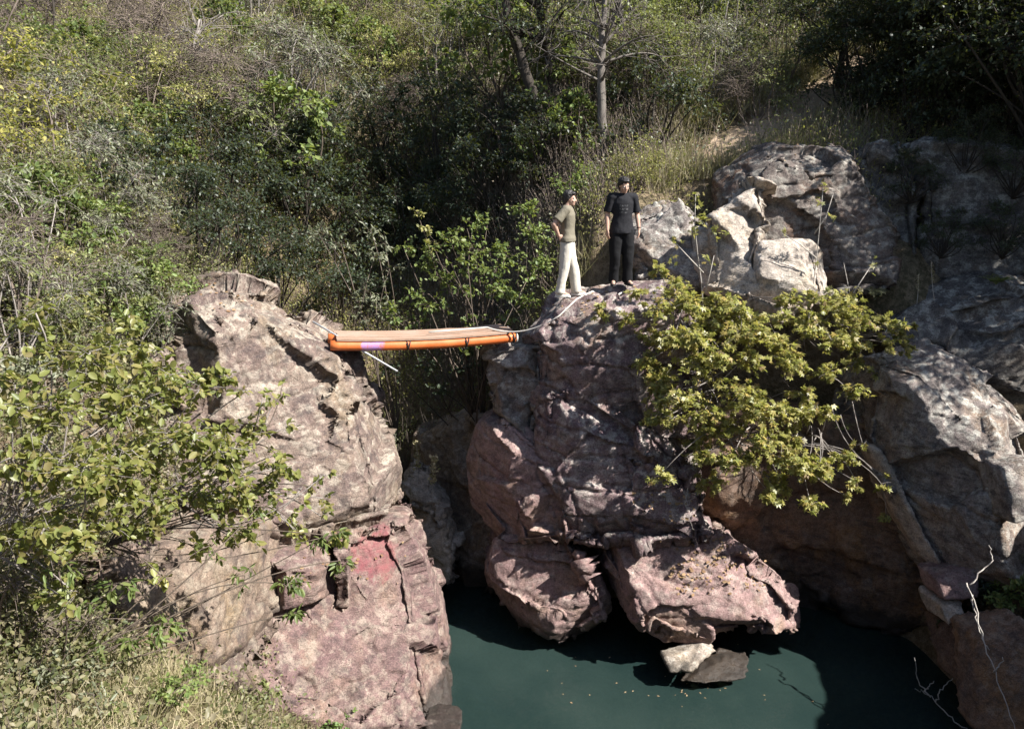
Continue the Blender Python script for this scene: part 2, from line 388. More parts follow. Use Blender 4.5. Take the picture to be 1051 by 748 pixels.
M['brown'] = rock_mat('brown cave stone', (.125, .080, .060), (.175, .11, .072), (.25, .22, .19), (.22, .12, .05), lich_amt=.35, stain_amt=.7, dark_amt=.5)
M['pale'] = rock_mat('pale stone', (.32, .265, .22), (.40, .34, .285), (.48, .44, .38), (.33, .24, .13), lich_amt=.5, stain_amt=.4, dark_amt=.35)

def hull_mesh(hulls):
    bm = bmesh.new()
    for pts, ext in hulls:
        q = []
        for p in pts:
            w_ = P(*p) if len(p) == 3 else np.array(p[:3])
            q.append(w_)
            if ext: q.append(w_ + np.array([0, ext, -.15 * ext]))
        vs = [bm.verts.new(v) for v in q]
        r = bmesh.ops.convex_hull(bm, input=vs)
        junk = [g for g in r['geom_interior'] + r['geom_unused'] if isinstance(g, bmesh.types.BMVert)]
        bmesh.ops.delete(bm, geom=list(set(junk)), context='VERTS')
    me = bpy.data.meshes.new('hull'); bm.to_mesh(me); bm.free(); return me
def facet(v, n, size, seed, amt, off, jit, lim, mask=1.0):
    """break a surface into flat faces: each cell is pressed towards a plane of its own, a step in or out of its neighbours"""
    rot = np.array(Matrix.Rotation(.42, 3, 'X') @ Matrix.Rotation(-.30, 3, 'Y') @ Matrix.Rotation(.5, 3, 'Z'))
    q = v @ rot.T * np.array([.8, .9, 1.35]) / size
    q = q + .10 * np.stack([fbm(v * 1.6 / size + 9 * k, 3, seed + 20 + k) for k in range(3)], 1)
    f1, f2, cid, _ = voro(q, seed)
    u, inv = np.unique(cid, return_inverse=True); m = len(u); cnt = np.bincount(inv, minlength=m)
    mp_ = np.stack([np.bincount(inv, v[:, k], m) for k in range(3)], 1) / cnt[:, None]
    mn = np.stack([np.bincount(inv, n[:, k], m) for k in range(3)], 1)
    rng = np.random.default_rng(seed); mn = mn / (np.linalg.norm(mn, axis=1)[:, None] + 1e-6) + rng.normal(0, jit, (m, 3)); mn /= np.linalg.norm(mn, axis=1)[:, None] + 1e-6
    o = rng.uniform(-1.3, .7, m) * off
    N = mn[inv]; d = (((mp_[inv] - v) * N).sum(1) + o[inv]) / np.maximum(.45, (n * N).sum(1))
    d = np.clip(d * amt, -lim, lim * .7)
    return v + n * (d * mask)[:, None], f2 - f1
def rock_mesh(hulls, seed=0, voxel=.05, big=.03, crack=.05, rough=.035, cell=1.1, soft=1, off=.06, beds=.05, brk=.5, fac=True):
    me = hull_mesh(hulls)
    def setup(o):
        m = o.modifiers.new('r', 'REMESH'); m.mode = 'VOXEL'; m.voxel_size = voxel
        if soft:
            m2 = o.modifiers.new('s', 'SMOOTH'); m2.factor = .35; m2.iterations = soft
    me = temp_eval(me, setup)
    v = get_v(me); n = get_n(me)
    v = v + n * (big * fbm(v * .8, 3, seed + 1))[:, None]
    set_v(me, v); n = get_n(me)
    if not fac:
        set_v(me, v + n * (.02 * fbm(v * 5, 3, seed))[:, None]); smooth_all(me); return me
    v, e1 = facet(v, n, cell * 1.15, seed + 2, .88, off, .13, .20)
    broken = brk * np.clip(.5 + 1.5 * fbm(v * .6, 2, seed + 13), 0, 1)             # some faces are broken small, others stay whole
    e1c = np.exp(-(e1 / .045) ** 2) * np.clip(.5 + vnoise(v * .9, seed + 12), 0, 1)
    set_v(me, v); n = get_n(me)
    v, e2 = facet(v, n, cell * .42, seed + 5, .7, off * .4, .15, .09, .1 + .75 * broken)
    set_v(me, v); n = get_n(me)
    def relax(o):
        m = o.modifiers.new('s', 'SMOOTH'); m.factor = .22; m.iterations = 1
    me = temp_eval(me, relax); v = get_v(me); n = get_n(me)
    d = -crack * e1c - crack * .5 * broken * np.exp(-(e2 / .05) ** 2) + rough * .4 * fbm(v * 6, 4, seed + 30)
    fr_ = np.array(Matrix.Rotation(.3 + .13 * (seed % 7), 3, 'Z') @ Matrix.Rotation(.25, 3, 'X') @ Matrix.Rotation(-.2, 3, 'Y'))
    for k, sp_, amp in ((2, .42, 1.0), (0, .9, .8), (2, .16, .35)):              # bedding and joints: open cracks across the faces
        t = (v @ fr_[:, k]) / sp_ + .28 * fbm(v * .8, 3, seed + 50 + k) + .05 * fbm(v * 5, 2, seed + 53 + k)
        d -= beds * amp * np.exp(-(((t % 1) - .5) * sp_ / .018) ** 2) * np.clip(vnoise(v * 1.1 * (.42 / sp_) ** .5, seed + 55 + int(sp_ * 50)) * 2 + .35, 0, 1)
    set_v(me, v + n * d[:, None]); smooth_all(me)
    return me
def rock(label, hulls, mat, name='rock_outcrop', cat='rock', group=None, **k):
    me = rock_mesh(hulls, **k); v = get_v(me)
    base = np.array([v[:, 0].mean(), v[:, 1].mean(), v[:, 2].min()])
    set_v(me, v - base); me.materials.clear()
    for m in (mat if isinstance(mat, list) else [mat]): me.materials.append(m)
    o = link(name, me, base); tag(o, label, cat, group); me.name = name
    return o
ROCKS = {}
ROCKS['left'] = rock('tall mauve rock outcrop carrying the left end of the orange footbridge', [
    ([(165,303,11.4),(190,289,11.8),(228,286,12.0),(258,297,11.6),(271,320,11.2),(266,350,10.9),(180,335,10.6),(225,322,10.5),(150,370,10.4),(250,430,10.3),(200,440,9.9),(300,470,10.3)],1.0),
    ([(265,322,11.3),(310,324,11.8),(333,345,11.9),(356,364,11.6),(365,410,11.2),(362,450,10.9),(300,450,10.4),(262,400,10.5),(258,335,10.8)],.9),
    ([(250,440,10.1),(364,412,11.15),(381,460,11.0),(388,520,10.7),(402,540,10.5),(300,565,9.7),(200,530,9.4),(170,400,10.1),(140,480,9.6),(150,560,9.0)],1.5),
    ], M['left'], brk=.65, off=.075, seed=3, voxel=.032)
ROCKS['ledge'] = rock('lower block of the left cliff with a crimson patch above the water', [
    ([(343,562,9.8),(375,545,10.2),(406,545,10.4),(424,582,10.3),(430,615,10.1),(428,690,9.6),(345,698,9.25)],1.6),
    ([(240,600,9.1),(322,575,9.4),(324,700,9.1),(230,680,8.8),(265,560,9.7),(322,560,9.9)],1.4),
    ([(280,620,9.6),(400,620,10.2),(400,700,9.8),(280,700,9.4)],1.2),
    ([(250,640,9.1),(430,618,10.05),(437,660,9.9),(447,705,9.45),(450,748,9.0),(455,790,8.7),(400,775,8.4),(280,760,8.1),(180,660,8.6),(160,740,7.6)],2.0),
    ], M['red'], brk=.6, seed=8, voxel=.032)
ROCKS['lowface'] = rock('low tan pink rock face half hidden by leaves left of the crimson block', [
    ([(85,580,6.55),(180,548,7.75),(250,556,8.8),(255,690,8.0),(205,735,6.9),(95,700,5.85)],1.6)], M['red2'], seed=9, voxel=.036)
ROCKS['foot'] = rock('small rounded rock at the waterline at the foot of the left cliff', [([(435,742,8.9),(460,740,9.0),(474,748,8.8),(470,775,8.5),(430,775,8.5),(450,760,8.5)],.5)],
    M['red'], name='boulder', cat='boulder', fac=False, seed=12, voxel=.035)
ROCKS['summit'] = rock('dark crag under the two men with a flat pale top', [
    ([(566,324,11.85),(604,339,11.6),(645,311,11.8),(572,306,13.2),(650,297,13.6),(700,290,13.4),(545,345,12.3),(548,425,12.1),(565,450,12.0),(645,460,11.7),(655,385,11.5),(658,320,11.7),(720,330,11.9),(720,450,11.7)],1.6)],
    M['mauve'], seed=21, voxel=.032)
ROCKS['abut'] = rock('knobbly grey rock buttress under the right end of the footbridge', [
    ([(499,357,12.5),(555,350,12.35),(560,430,12.1),(548,470,12.1),(512,380,12.35),(520,430,12.3),(505,368,12.4)],1.6),
    ([(499,405,12.4),(530,395,12.3),(540,450,12.2),(510,425,12.3)],.9)],
    M['grey'], brk=1.0, cell=.6, off=.09, seed=25, voxel=.04)
ROCKS['ravine'] = rock('shaded brown rock wall at the back of the ravine under the bridge', [
    ([(425,455,15.0),(440,440,15.2),(505,430,13.6),(535,470,12.9),(520,600,12.5),(500,625,12.7),(440,640,14.0),(425,560,14.6)],2.0)],
    M['ravine'], seed=28, voxel=.055)
ROCKS['step'] = rock('rough stepped rock below the bridge end, pale along its ridge', [
    ([(495,442,12.35),(520,430,12.1),(560,468,11.75),(592,492,11.4),(592,555,11.2),(520,566,11.5),(488,525,12.0),(483,475,12.4)],1.6),
    ([(520,530,11.55),(585,490,11.25),(596,560,11.05),(530,565,11.3)],.8)],
    M['pink'], seed=31, voxel=.032)
ROCKS['mid'] = rock('cracked crag below the men in dappled shade of the maple bush', [
    ([(560,402,11.7),(600,394,11.65),(645,425,11.4),(710,465,11.3),(720,545,10.9),(640,566,10.95),(592,562,11.1),(556,482,11.5)],1.7),
    ([(640,470,11.2),(720,480,11.1),(735,560,10.8),(650,570,10.8)],1.2)],
    M['mauve'], brk=.9, off=.09, seed=35, voxel=.032)
ROCKS['bouldera'] = rock('pink boulder with a forked foot jutting over the dark water', [
    ([(515,562,11.5),(598,566,11.15),(612,600,10.95),(625,640,10.75),(598,655,10.8),(560,640,11.0),(503,590,11.9),(508,625,11.7),(545,650,11.3)],1.3),
    ([(530,620,11.2),(575,630,10.9),(585,662,10.9),(545,655,11.2)],.6)],
    M['pink'], name='boulder', cat='boulder', brk=.3, off=.05, seed=41, voxel=.03)
ROCKS['boulderb'] = rock('widest pink boulder with a smooth sloping top right above the water', [
    ([(612,575,11.2),(700,542,11.0),(760,562,10.95),(800,600,10.75),(760,655,10.5),(690,660,10.25),(662,645,10.35),(640,610,10.7)],1.3),
    ([(740,565,11.0),(800,590,10.85),(828,625,10.65),(820,650,10.65),(770,655,10.5)],1.0)],
    M['pink'], name='boulder', cat='boulder', brk=.35, off=.05, seed=47, voxel=.03)
ROCKS['flat'] = rock('flat pale stone lying half under water below the widest boulder', [
    ([(682,676,10.2),(722,664,10.35),(734,668,10.35),(710,688,10.0),(688,690,10.0)],.25)],
    M['pale'], name='stone', cat='stone', fac=False, seed=51, voxel=.025)
ROCKS['flat2'] = rock('brown submerged stone lying beside the flat pale stone', [
    ([(700,692,9.95),(745,664,10.45),(772,668,10.4),(765,690,10.0),(720,694,9.9)],.3)],
    M['brown'], name='stone', cat='stone', fac=False, seed=52, voxel=.03)
ROCKS['flat2'].location.z -= .17
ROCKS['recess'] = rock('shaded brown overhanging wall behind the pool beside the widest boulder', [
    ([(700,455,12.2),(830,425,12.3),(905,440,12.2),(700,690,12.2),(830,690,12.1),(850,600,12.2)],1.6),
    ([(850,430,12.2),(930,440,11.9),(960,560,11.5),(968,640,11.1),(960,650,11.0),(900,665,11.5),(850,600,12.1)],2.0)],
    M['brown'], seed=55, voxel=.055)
ROCKS['slab'] = rock('great tilted grey slab at the right edge with a sunlit upper face', [
    ([(900,366,11.9),(945,384,11.35),(1008,450,10.6),(1030,520,10.2),(1035,585,9.9),(972,592,10.5),(932,535,11.2),(885,450,11.8),
      (975,352,12.2),(1051,425,11.2),(1085,520,10.5),(1070,620,9.7)],1.0)],
    M['grey'], brk=.6, off=.05, seed=61, voxel=.036)
ROCKS['ridge'] = rock('thin rib of pale rock edging the brown overhang', [
    ([(893,458,11.6),(905,462,11.5),(925,520,11.2),(955,570,10.8),(970,585,10.6),(950,575,10.9),(918,530,11.3)],.5)],
    M['pale'], fac=False, seed=63, voxel=.035)
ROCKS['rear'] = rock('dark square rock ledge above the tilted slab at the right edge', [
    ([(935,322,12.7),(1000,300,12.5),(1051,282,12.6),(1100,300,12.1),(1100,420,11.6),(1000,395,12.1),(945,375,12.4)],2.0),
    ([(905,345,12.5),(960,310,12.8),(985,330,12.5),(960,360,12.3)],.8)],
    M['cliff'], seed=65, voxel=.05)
ROCKS['cap'] = rock('big cap boulder with flat top and brown broken right side above the bush', [
    ([(748,178,14.6),(790,150,15.2),(850,146,15.3),(885,166,14.8),(800,172,14.0),(868,176,14.0),(890,215,13.8),(790,300,13.4),(860,310,13.3),(760,290,13.6),(755,200,14.2)],1.0),
    ([(860,215,13.8),(895,205,14.2),(914,210,14.1),(921,240,13.7),(915,300,13.2),(860,310,12.9),(850,240,13.5)],1.0)],
    M['cap'], name='boulder', cat='boulder', seed=71, voxel=.032)
ROCKS['lobe'] = rock('pale lichen covered rock leaning on the left of the cap boulder', [
    ([(722,235,13.2),(768,188,13.6),(792,180,13.7),(792,240,13.0),(775,300,12.6),(735,310,12.7)],.7)],
    M['pale'], name='boulder', cat='boulder', seed=73, voxel=.04)
ROCKS['shelf'] = rock('pale rock shelf poking out of the maple bush below the cap boulder', [
    ([(775,255,12.9),(840,252,12.9),(860,310,12.3),(800,330,12.1),(760,310,12.4)],.8)],
    M['pale'], seed=75, voxel=.04)
ROCKS['behind'] = rock('low dark boulder behind the man in black', [
    ([(655,222,14.3),(700,206,14.3),(735,225,14.0),(740,290,13.4),(660,300,13.5),(648,270,13.7)],1.0)],
    M['grey'], name='boulder', cat='boulder', seed=77, voxel=.036)
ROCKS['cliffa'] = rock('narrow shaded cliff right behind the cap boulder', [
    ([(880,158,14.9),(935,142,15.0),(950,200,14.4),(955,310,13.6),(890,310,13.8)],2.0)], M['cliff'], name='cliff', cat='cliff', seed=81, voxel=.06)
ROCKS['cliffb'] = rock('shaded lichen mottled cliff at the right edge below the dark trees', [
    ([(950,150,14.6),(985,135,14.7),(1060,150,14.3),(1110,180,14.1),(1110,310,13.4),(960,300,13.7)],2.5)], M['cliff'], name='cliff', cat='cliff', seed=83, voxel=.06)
ROCKS['under'] = rock('small lit rock in the ravine below the bridge with yellow moss', [
    ([(420,480,13.4),(440,490,13.3),(455,540,12.7),(470,560,12.6),(465,600,12.4),(425,600,12.6),(415,530,13.1)],.8)],
    M['pale'], brk=1.0, cell=.6, off=.09, seed=87, voxel=.036)
for i, (lab, pts) in enumerate([
    ('yellowish stone on the rubble bank beside the dry stick', [(962,618,10.1),(985,610,10.2),(992,630,9.9),(975,645,9.8)]),
    ('reddish stone above the yellowish stone on the rubble bank', [(960,592,10.3),(1000,584,10.3),(1005,612,10.0),(970,618,10.0)]),
    ('dark stone at the waterline under the dry stick', [(965,640,10.3),(1010,640,9.9),(1020,700,9.2),(985,705,9.4)]),
    ('pale stone under the tilted slab at the right edge', [(1030,480,10.0),(1060,470,10.1),(1070,530,9.7),(1040,540,9.7)]),
    ('bushy bank rock in the bottom right corner', [(1000,650,9.3),(1060,640,9.0),(1080,760,7.8),(1010,760,8.3)])]):
    rock(lab, [(pts, .6)], [M['pale'], M['pink'], M['brown'], M['grey'], M['brown']][i], name='stone', cat='stone', fac=False, seed=90 + i, voxel=.04)
for i, (lab, c, r) in enumerate([('sunken stone seen through the water in the bottom right of the pool', P(935,742,8.9), .55), ('sunken stone nearer the middle of the pool', P(880,752,8.8), .4)]):
    c = np.array([c[0], c[1], -.38]); pts = [tuple(c + r * np.array([math.cos(a), math.sin(a) * .7, z])) + (0,) for a in np.arange(0, 6.2, .8) for z in (-.3, .25)]
    rock(lab, [(pts, 0)], M['brown'], name='stone', cat='stone', fac=False, seed=97 + i, voxel=.05)
# ------------------------------------------------------------------ foliage tools
def frames(d, up, rng):
    d = d / (np.linalg.norm(d, axis=1)[:, None] + 1e-9)
    x = np.cross(d, up); x /= np.linalg.norm(x, axis=1)[:, None] + 1e-9
    z = np.cross(x, d); return x, d, z
LEAF = {
    'quad': (np.array([(0, 0, 0), (.27, .45, .05), (0, 1, -.06), (-.27, .45, .05)]), [[0, 1, 2, 3]]),
    'oval': (np.array([(0, 0, 0), (.30, .30, .08), (.27, .68, .05), (0, 1, -.10), (-.27, .68, .05), (-.30, .30, .08)]), [[0, 1, 2, 3], [0, 3, 4, 5]]),
    'lance': (np.array([(0, 0, 0), (.15, .35, .04), (.12, .7, .0), (0, 1, -.12), (-.12, .7, .0), (-.15, .35, .04)]), [[0, 1, 2, 3], [0, 3, 4, 5]]),
    'needle': (np.array([(-.014, 0, 0), (.014, 0, 0), (.004, 1, 0), (-.004, 1, 0)]), [[0, 1, 2, 3]]),
}
def _palm():
    v = [(0, 0, 0)]; f = []
    for a, L in ((-95, .55), (-48, .85), (0, 1.0), (48, .85), (95, .55)):
        t = math.radians(a); c, s_ = math.sin(t), math.cos(t); i = len(v)
        px, py = s_, -c
        v += [(c * L * .5 + px * .17, s_ * L * .5 + py * .17, .05), (c * L, s_ * L, -.10), (c * L * .5 - px * .17, s_ * L * .5 - py * .17, .05)]
        f.append([0, i, i + 1, i + 2])
    return np.array(v), f
LEAF['palm'] = _palm()
def add_leaves(g, pos, d, up, size, kind, rng):
    V, F = LEAF[kind]; n = len(pos)
    if n == 0: return
    x, y, z = frames(d, up, rng)
    s = np.asarray(size).reshape(-1, 1, 1) * np.ones((n, 1, 1))
    P_ = pos[:, None] + s * (V[None, :, 0, None] * x[:, None] + V[None, :, 1, None] * y[:, None] + V[None, :, 2, None] * z[:, None])
    f = (np.arange(n)[:, None, None] * len(V) + np.array(F)[None]).reshape(-1, len(F[0]))
    g.add(P_.reshape(-1, 3), f)
def bez(a, b, rng, bow=.2, n=6, lift=0.0):
    a = np.asarray(a, float); b = np.asarray(b, float); L = np.linalg.norm(b - a)
    m = (a + b) / 2 + rng.normal(0, bow * L * .4, 3) + np.array([0, 0, lift * L])
    t = np.linspace(0, 1, n)[:, None]
    return (1 - t) ** 2 * a + 2 * t * (1 - t) * m + t * t * b
def rnd_dirs(rng, n):
    d = rng.normal(size=(n, 3)); return d / np.linalg.norm(d, axis=1)[:, None]
def plant_geo(rng, root, clumps, leaf='quad', size=.05, twig=9, stem_r=.03, droop=.2, upbias=.9, twig_r=.004, hollow=.35, tight=1.0, lift=.1, spread=.5, k=4, bare_twigs=0, trunk=None, roots=None):
    """leaves and stems of a plant: every clump is (centre, radii, number of leaves); twigs run outwards in it and carry the leaves"""
    gl, gs = Geo(), Geo(); root = np.asarray(root, float)
    if trunk: gs.tube(bez(root, root + np.array([0, 0, trunk[0]]), rng, .12, 8), trunk[1], trunk[1] * .35, 8)
    for c, rad, n in clumps:
        c = np.asarray(c, float); rad = np.ones(3) * np.asarray(rad, float)
        st0 = root + rng.normal(0, stem_r * .8, 3)
        if trunk: st0 = root + np.array([0, 0, min(trunk[0], max(.2, (c[2] - root[2]) * .7)) * rng.uniform(.6, 1)])
        if roots is not None: st0 = roots[np.argmin(np.linalg.norm(roots - c, axis=1))] + rng.normal(0, .12, 3)
        gs.tube(bez(st0, c, rng, .5, 10, lift), stem_r * rng.uniform(.5, 1), twig_r * 1.6, 5)
        nt = max(1, int(n / twig)) + bare_twigs
        for q in range(nt):
            d = rnd_dirs(rng, 1)[0]; d[2] = d[2] * .8 + .15
            st = c + d * rad * rng.uniform(0, hollow) + rng.normal(0, .08, 3) * rad
            r_ = rng.uniform(.62, 1.12) * tight
            en = c + d * rad * r_ + rng.normal(0, .12, 3) * rad; en[2] -= droop * rad[2] * rng.uniform(.3, 1)
            ln = bez(st, en, rng, .2, 5, .08)
            gs.tube(ln, twig_r, twig_r * .35, 3)
            if q >= nt - bare_twigs: continue
            t = rng.uniform(.15, 1, twig); i = np.minimum((t * 4).astype(int), 3); fr = t * 4 - i
            p = ln[i] * (1 - fr)[:, None] + ln[i + 1] * fr[:, None]
            ax = (en - st) / (np.linalg.norm(en - st) + 1e-9)
            ld = ax[None] * .5 + rnd_dirs(rng, twig) * spread * 1.6; ld[:, 2] -= droop * .6
            up = np.array([0, 0, upbias]) + rnd_dirs(rng, twig) * .75 + d[None] * .35
            add_leaves(gl, p + rng.normal(0, size * .15, (twig, 3)), ld, up, size * rng.uniform(.6, 1.25, twig), leaf, rng)
    return gl, gs
def plant(name, label, cat, root, clumps, lm, bm_, seed, group=None, parts=('leaves', 'stems'), **k):
    rng = np.random.default_rng(seed)
    gl, gs = plant_geo(rng, root, clumps, **k)
    t = thing(name, label, cat, root, group)
    link(parts[0], gl.mesh(parts[0], lm, root), parent=t)
    link(parts[1], gs.mesh(parts[1], bm_, root), parent=t)
    return t
def copy_tree(o, parent=None):
    c = o.copy(); COL.objects.link(c)
    if parent: c.parent = parent
    for ch in o.children: copy_tree(ch, c)
    return c

L = {}
L['olive'] = leaf_mat('olive scrub leaves', [(.09, .115, .035), (.15, .175, .05), (.23, .235, .085), (.12, .155, .045)])
L['olive2'] = leaf_mat('weed leaves', [(.07, .085, .03), (.13, .14, .045), (.20, .18, .08), (.24, .20, .12), (.10, .12, .035)])
L['yellow'] = leaf_mat('yellowing leaves', [(.17, .185, .045), (.26, .25, .07), (.33, .29, .08), (.19, .20, .055)])
L['green'] = leaf_mat('fresh green leaves', [(.07, .11, .022), (.12, .17, .035), (.17, .20, .05), (.09, .13, .03)])
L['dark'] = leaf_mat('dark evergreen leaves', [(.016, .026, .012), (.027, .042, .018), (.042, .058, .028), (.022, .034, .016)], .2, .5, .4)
L['grey'] = leaf_mat('grey green leaves', [(.09, .105, .06), (.15, .16, .095), (.20, .20, .125), (.115, .13, .075)], .25)
L['brown'] = leaf_mat('dry brown leaves', [(.10, .08, .06), (.155, .125, .095), (.20, .17, .12), (.12, .11, .07)], .2, .8, .1)
L['maple'] = leaf_mat('maple leaves', [(.19, .20, .045), (.28, .27, .07), (.36, .32, .11), (.22, .235, .06), (.36, .26, .07), (.16, .18, .05), (.20, .13, .06)], .45, .42, .45, sat=.95)
L['front'] = leaf_mat('foreground leaves', [(.15, .18, .035), (.22, .25, .055), (.30, .30, .08), (.18, .21, .05), (.35, .31, .09), (.20, .16, .06)], .45, .42, .4, sat=.93)
L['fern'] = leaf_mat('fern fronds', [(.07, .13, .025), (.10, .17, .035), (.13, .19, .04)], .35)
L['straw'] = leaf_mat('dry grass', [(.24, .19, .11), (.33, .27, .16), (.40, .34, .21), (.22, .19, .09), (.17, .17, .06)], .25, .8, .1)
L['litter'] = leaf_mat('fallen leaf brown', [(.30, .17, .08), (.40, .26, .14), (.22, .12, .06), (.34, .24, .12)], .15, .8, .1)
L['gold'] = leaf_mat('golden leaves', [(.26, .26, .035), (.36, .34, .05), (.40, .34, .05)], .4)
B = {}
B['grey'] = bark_mat('grey bark', (.12, .10, .09), (.30, .27, .24))
B['greyd'] = bark_mat('dull grey bark', (.075, .062, .054), (.18, .16, .14))
B['brown'] = bark_mat('brown bark', (.05, .038, .03), (.14, .11, .085))
B['dark'] = bark_mat('dark bark', (.022, .018, .015), (.06, .05, .04))
B['pale'] = bark_mat('pale dead wood', (.28, .25, .22), (.46, .42, .37))
B['twig'] = bark_mat('brown twigs', (.10, .078, .062), (.20, .16, .135))

# ------------------------------------------------------------------ undergrowth that nobody could count
def scatter_hill():
    rng = np.random.default_rng(5)
    # places on the ground in view
    gx = rng.uniform(-17, 17, 30000); gy = rng.uniform(11, 36, 30000)
    keep = np.abs(gx) < gy * .74 + .8
    keep &= ~((gy < 14.6) & (gx > -2.6) & (gx < 9.5)) & ~((gy < 12.6) & (gx > -6.5))
    keep &= rng.uniform(size=30000) < np.clip(1.15 - (gy - 11) / 50, .3, 1)
    gx, gy = gx[keep], gy[keep]
    z = ground_z(gx, gy)
    # keep the path clear
    path = PATH
    dd = np.full(len(gx), 9.)
    for a, b in zip(path[:-1], path[1:]):
        ab = b - a; t = np.clip(((gx - a[0]) * ab[0] + (gy - a[1]) * ab[1]) / (ab @ ab), 0, 1)
        dd = np.minimum(dd, np.hypot(gx - a[0] - t * ab[0], gy - a[1] - t * ab[1]))
    k = dd > .7; gx, gy, z, dd = gx[k], gy[k], z[k], dd[k]
    q = np.stack([gx, gy, z * 0], 1)
    typ = fbm(q * .22, 3, 77) + .25 * rng.normal(size=len(gx)) * .6
    dry = np.exp(-(dd / 1.6) ** 2) > rng.uniform(size=len(gx))            # dry grass beside the path
    gL = {'olive': Geo(), 'brown': Geo(), 'yellow': Geo(), 'grey': Geo()}; gt = Geo(); gg = Geo()
    for i in range(len(gx)):
        base = np.array([gx[i], gy[i], z[i]])
        h = rng.uniform(.3, .95)
        gully = gy[i] < 19 and -6 < gx[i] < 1.2
        if (dry[i] or rng.uniform() < .05) and not gully:
            n = 44
            p = base + rng.normal(0, .18, (n, 3)) * [1, 1, 0]
            d = np.array([0, 0, 1.]) + rng.normal(0, .45, (n, 3)); add_leaves(gg, p, d, rnd_dirs(rng, n), rng.uniform(.25, .6, n), 'needle', rng)
            continue
        kind = 'brown' if typ[i] < -.3 else 'grey' if typ[i] < -.02 else 'olive' if typ[i] < .28 else 'yellow'
        n = 34 if gy[i] < 22 else 22
        r = rng.uniform(.2, .45)
        p = base + rng.normal(0, 1, (n, 3)) * [r * .6, r * .6, h * .3] + [0, 0, h * .55]
        add_leaves(gL[kind], p, rnd_dirs(rng, n) + [0, 0, .3], rnd_dirs(rng, n) * .9 + [0.2, 0, .8], rng.uniform(.03, .075, n) * (1 if gy[i] < 22 else 1.35), 'quad', rng)
        for q_ in range(5 if kind == 'brown' else 2):
            e = base + rng.normal(0, .25, 3) * [1, 1, .3] + [0, 0, h * rng.uniform(.9, 1.5)]
            gt.tube(bez(base, e, rng, .3, 4), .008, .003, 3)
    for kd, g in gL.items():
        tag(link('undergrowth', g.mesh('undergrowth', L[kd])), kind='stuff')
    tag(link('brushwood', gt.mesh('brushwood', B['twig'])), kind='stuff')
    tag(link('dry_grass', gg.mesh('dry_grass', L['straw'])), kind='stuff')
scatter_hill()

# near left bank: low weeds, dry grass and litter
def near_bank():
    rng = np.random.default_rng(15)
    gx = rng.uniform(-9.5, -.8, 16000); gy = rng.uniform(3.2, 14, 16000)
    keep = (gx < -gy * .28 + .2) & (gx > -gy * .74 - .6)
    gx, gy = gx[keep], gy[keep]; z = ground_z(gx, gy); k = z > .35; gx, gy, z = gx[k], gy[k], z[k]
    gg, gl, gb, gt = Geo(), Geo(), Geo(), Geo()
    typ = fbm(np.stack([gx, gy, 0 * gx], 1) * .7, 3, 3)
    for i in range(len(gx)):
        b = np.array([gx[i], gy[i], z[i]]); u = typ[i] + rng.normal(0, .25)
        if u < -.2:
            n = 22; p = b + rng.normal(0, .09, (n, 3)) * [1, 1, 0]
            add_leaves(gg, p, np.array([0, 0, .8]) + rng.normal(0, .6, (n, 3)), rnd_dirs(rng, n), rng.uniform(.12, .34, n), 'needle', rng)
        elif u < .75:
            n = 36; h = rng.uniform(.10, .55); p = b + rng.normal(0, 1, (n, 3)) * [.15, .15, h * .32] + [0, 0, h * .6]
            add_leaves(gl, p, rnd_dirs(rng, n) + [0, 0, .3], rnd_dirs(rng, n) * .8 + [0, 0, .9], rng.uniform(.025, .055, n), 'oval', rng)
            gt.tube(bez(b, b + [rng.normal(0, .1), rng.normal(0, .1), h * 1.1], rng, .2, 3), .004, .002, 3)
        else:
            n = 12; p = b + rng.normal(0, .12, (n, 3)) * [1, 1, .1] + [0, 0, .03]
            add_leaves(gb, p, rnd_dirs(rng, n) * [1, 1, .3], rnd_dirs(rng, n) * .5 + [0, 0, 1], rng.uniform(.03, .07, n), 'oval', rng)
            for q in range(3): gt.tube(bez(b, b + rng.normal(0, .25, 3) * [1, 1, .4] + [0, 0, .15], rng, .3, 4), .005, .002, 3)
    tag(link('grass', gg.mesh('grass', L['straw'])), kind='stuff')
    tag(link('weeds', gl.mesh('weeds', L['olive2'])), kind='stuff')
    tag(link('fallen_leaves', gb.mesh('fallen_leaves', L['brown'])), kind='stuff')
    tag(link('litter', gt.mesh('litter', B['twig'])), kind='stuff')
near_bank()
# ------------------------------------------------------------------ hillside shrubs and trees: prototypes, then copies
PROTO = {}
def auto_clumps(rng, w_, h, n, leaves, low=.25, r=.45, dome=True):
    out = []
    for i in range(n):
        a = rng.uniform(0, 6.283); t = rng.uniform(low, 1)
        rr = w_ * .5 * math.sqrt(rng.uniform(0.02, 1)) * (math.sqrt(max(.08, 1 - ((t - .35) / .75) ** 2)) if dome else 1)
        s = r * rng.uniform(.7, 1.25)
        out.append((np.array([rr * math.cos(a), rr * math.sin(a), h * t * .9]), np.array([s, s, s * .8]), int(leaves * rng.uniform(.7, 1.3))))
    return out
def make_proto(key, name, cat, lm, bm_, seed, w_, h, n, leaves, low=.2, r=.45, **k):
    rng = np.random.default_rng(seed)
    gl, gs = plant_geo(rng, (0, 0, -.1), auto_clumps(rng, w_, h, n, leaves, low, r), **k)
    PROTO[key] = (name, cat, gl.mesh('leaves', lm), gs.mesh('stems', bm_))
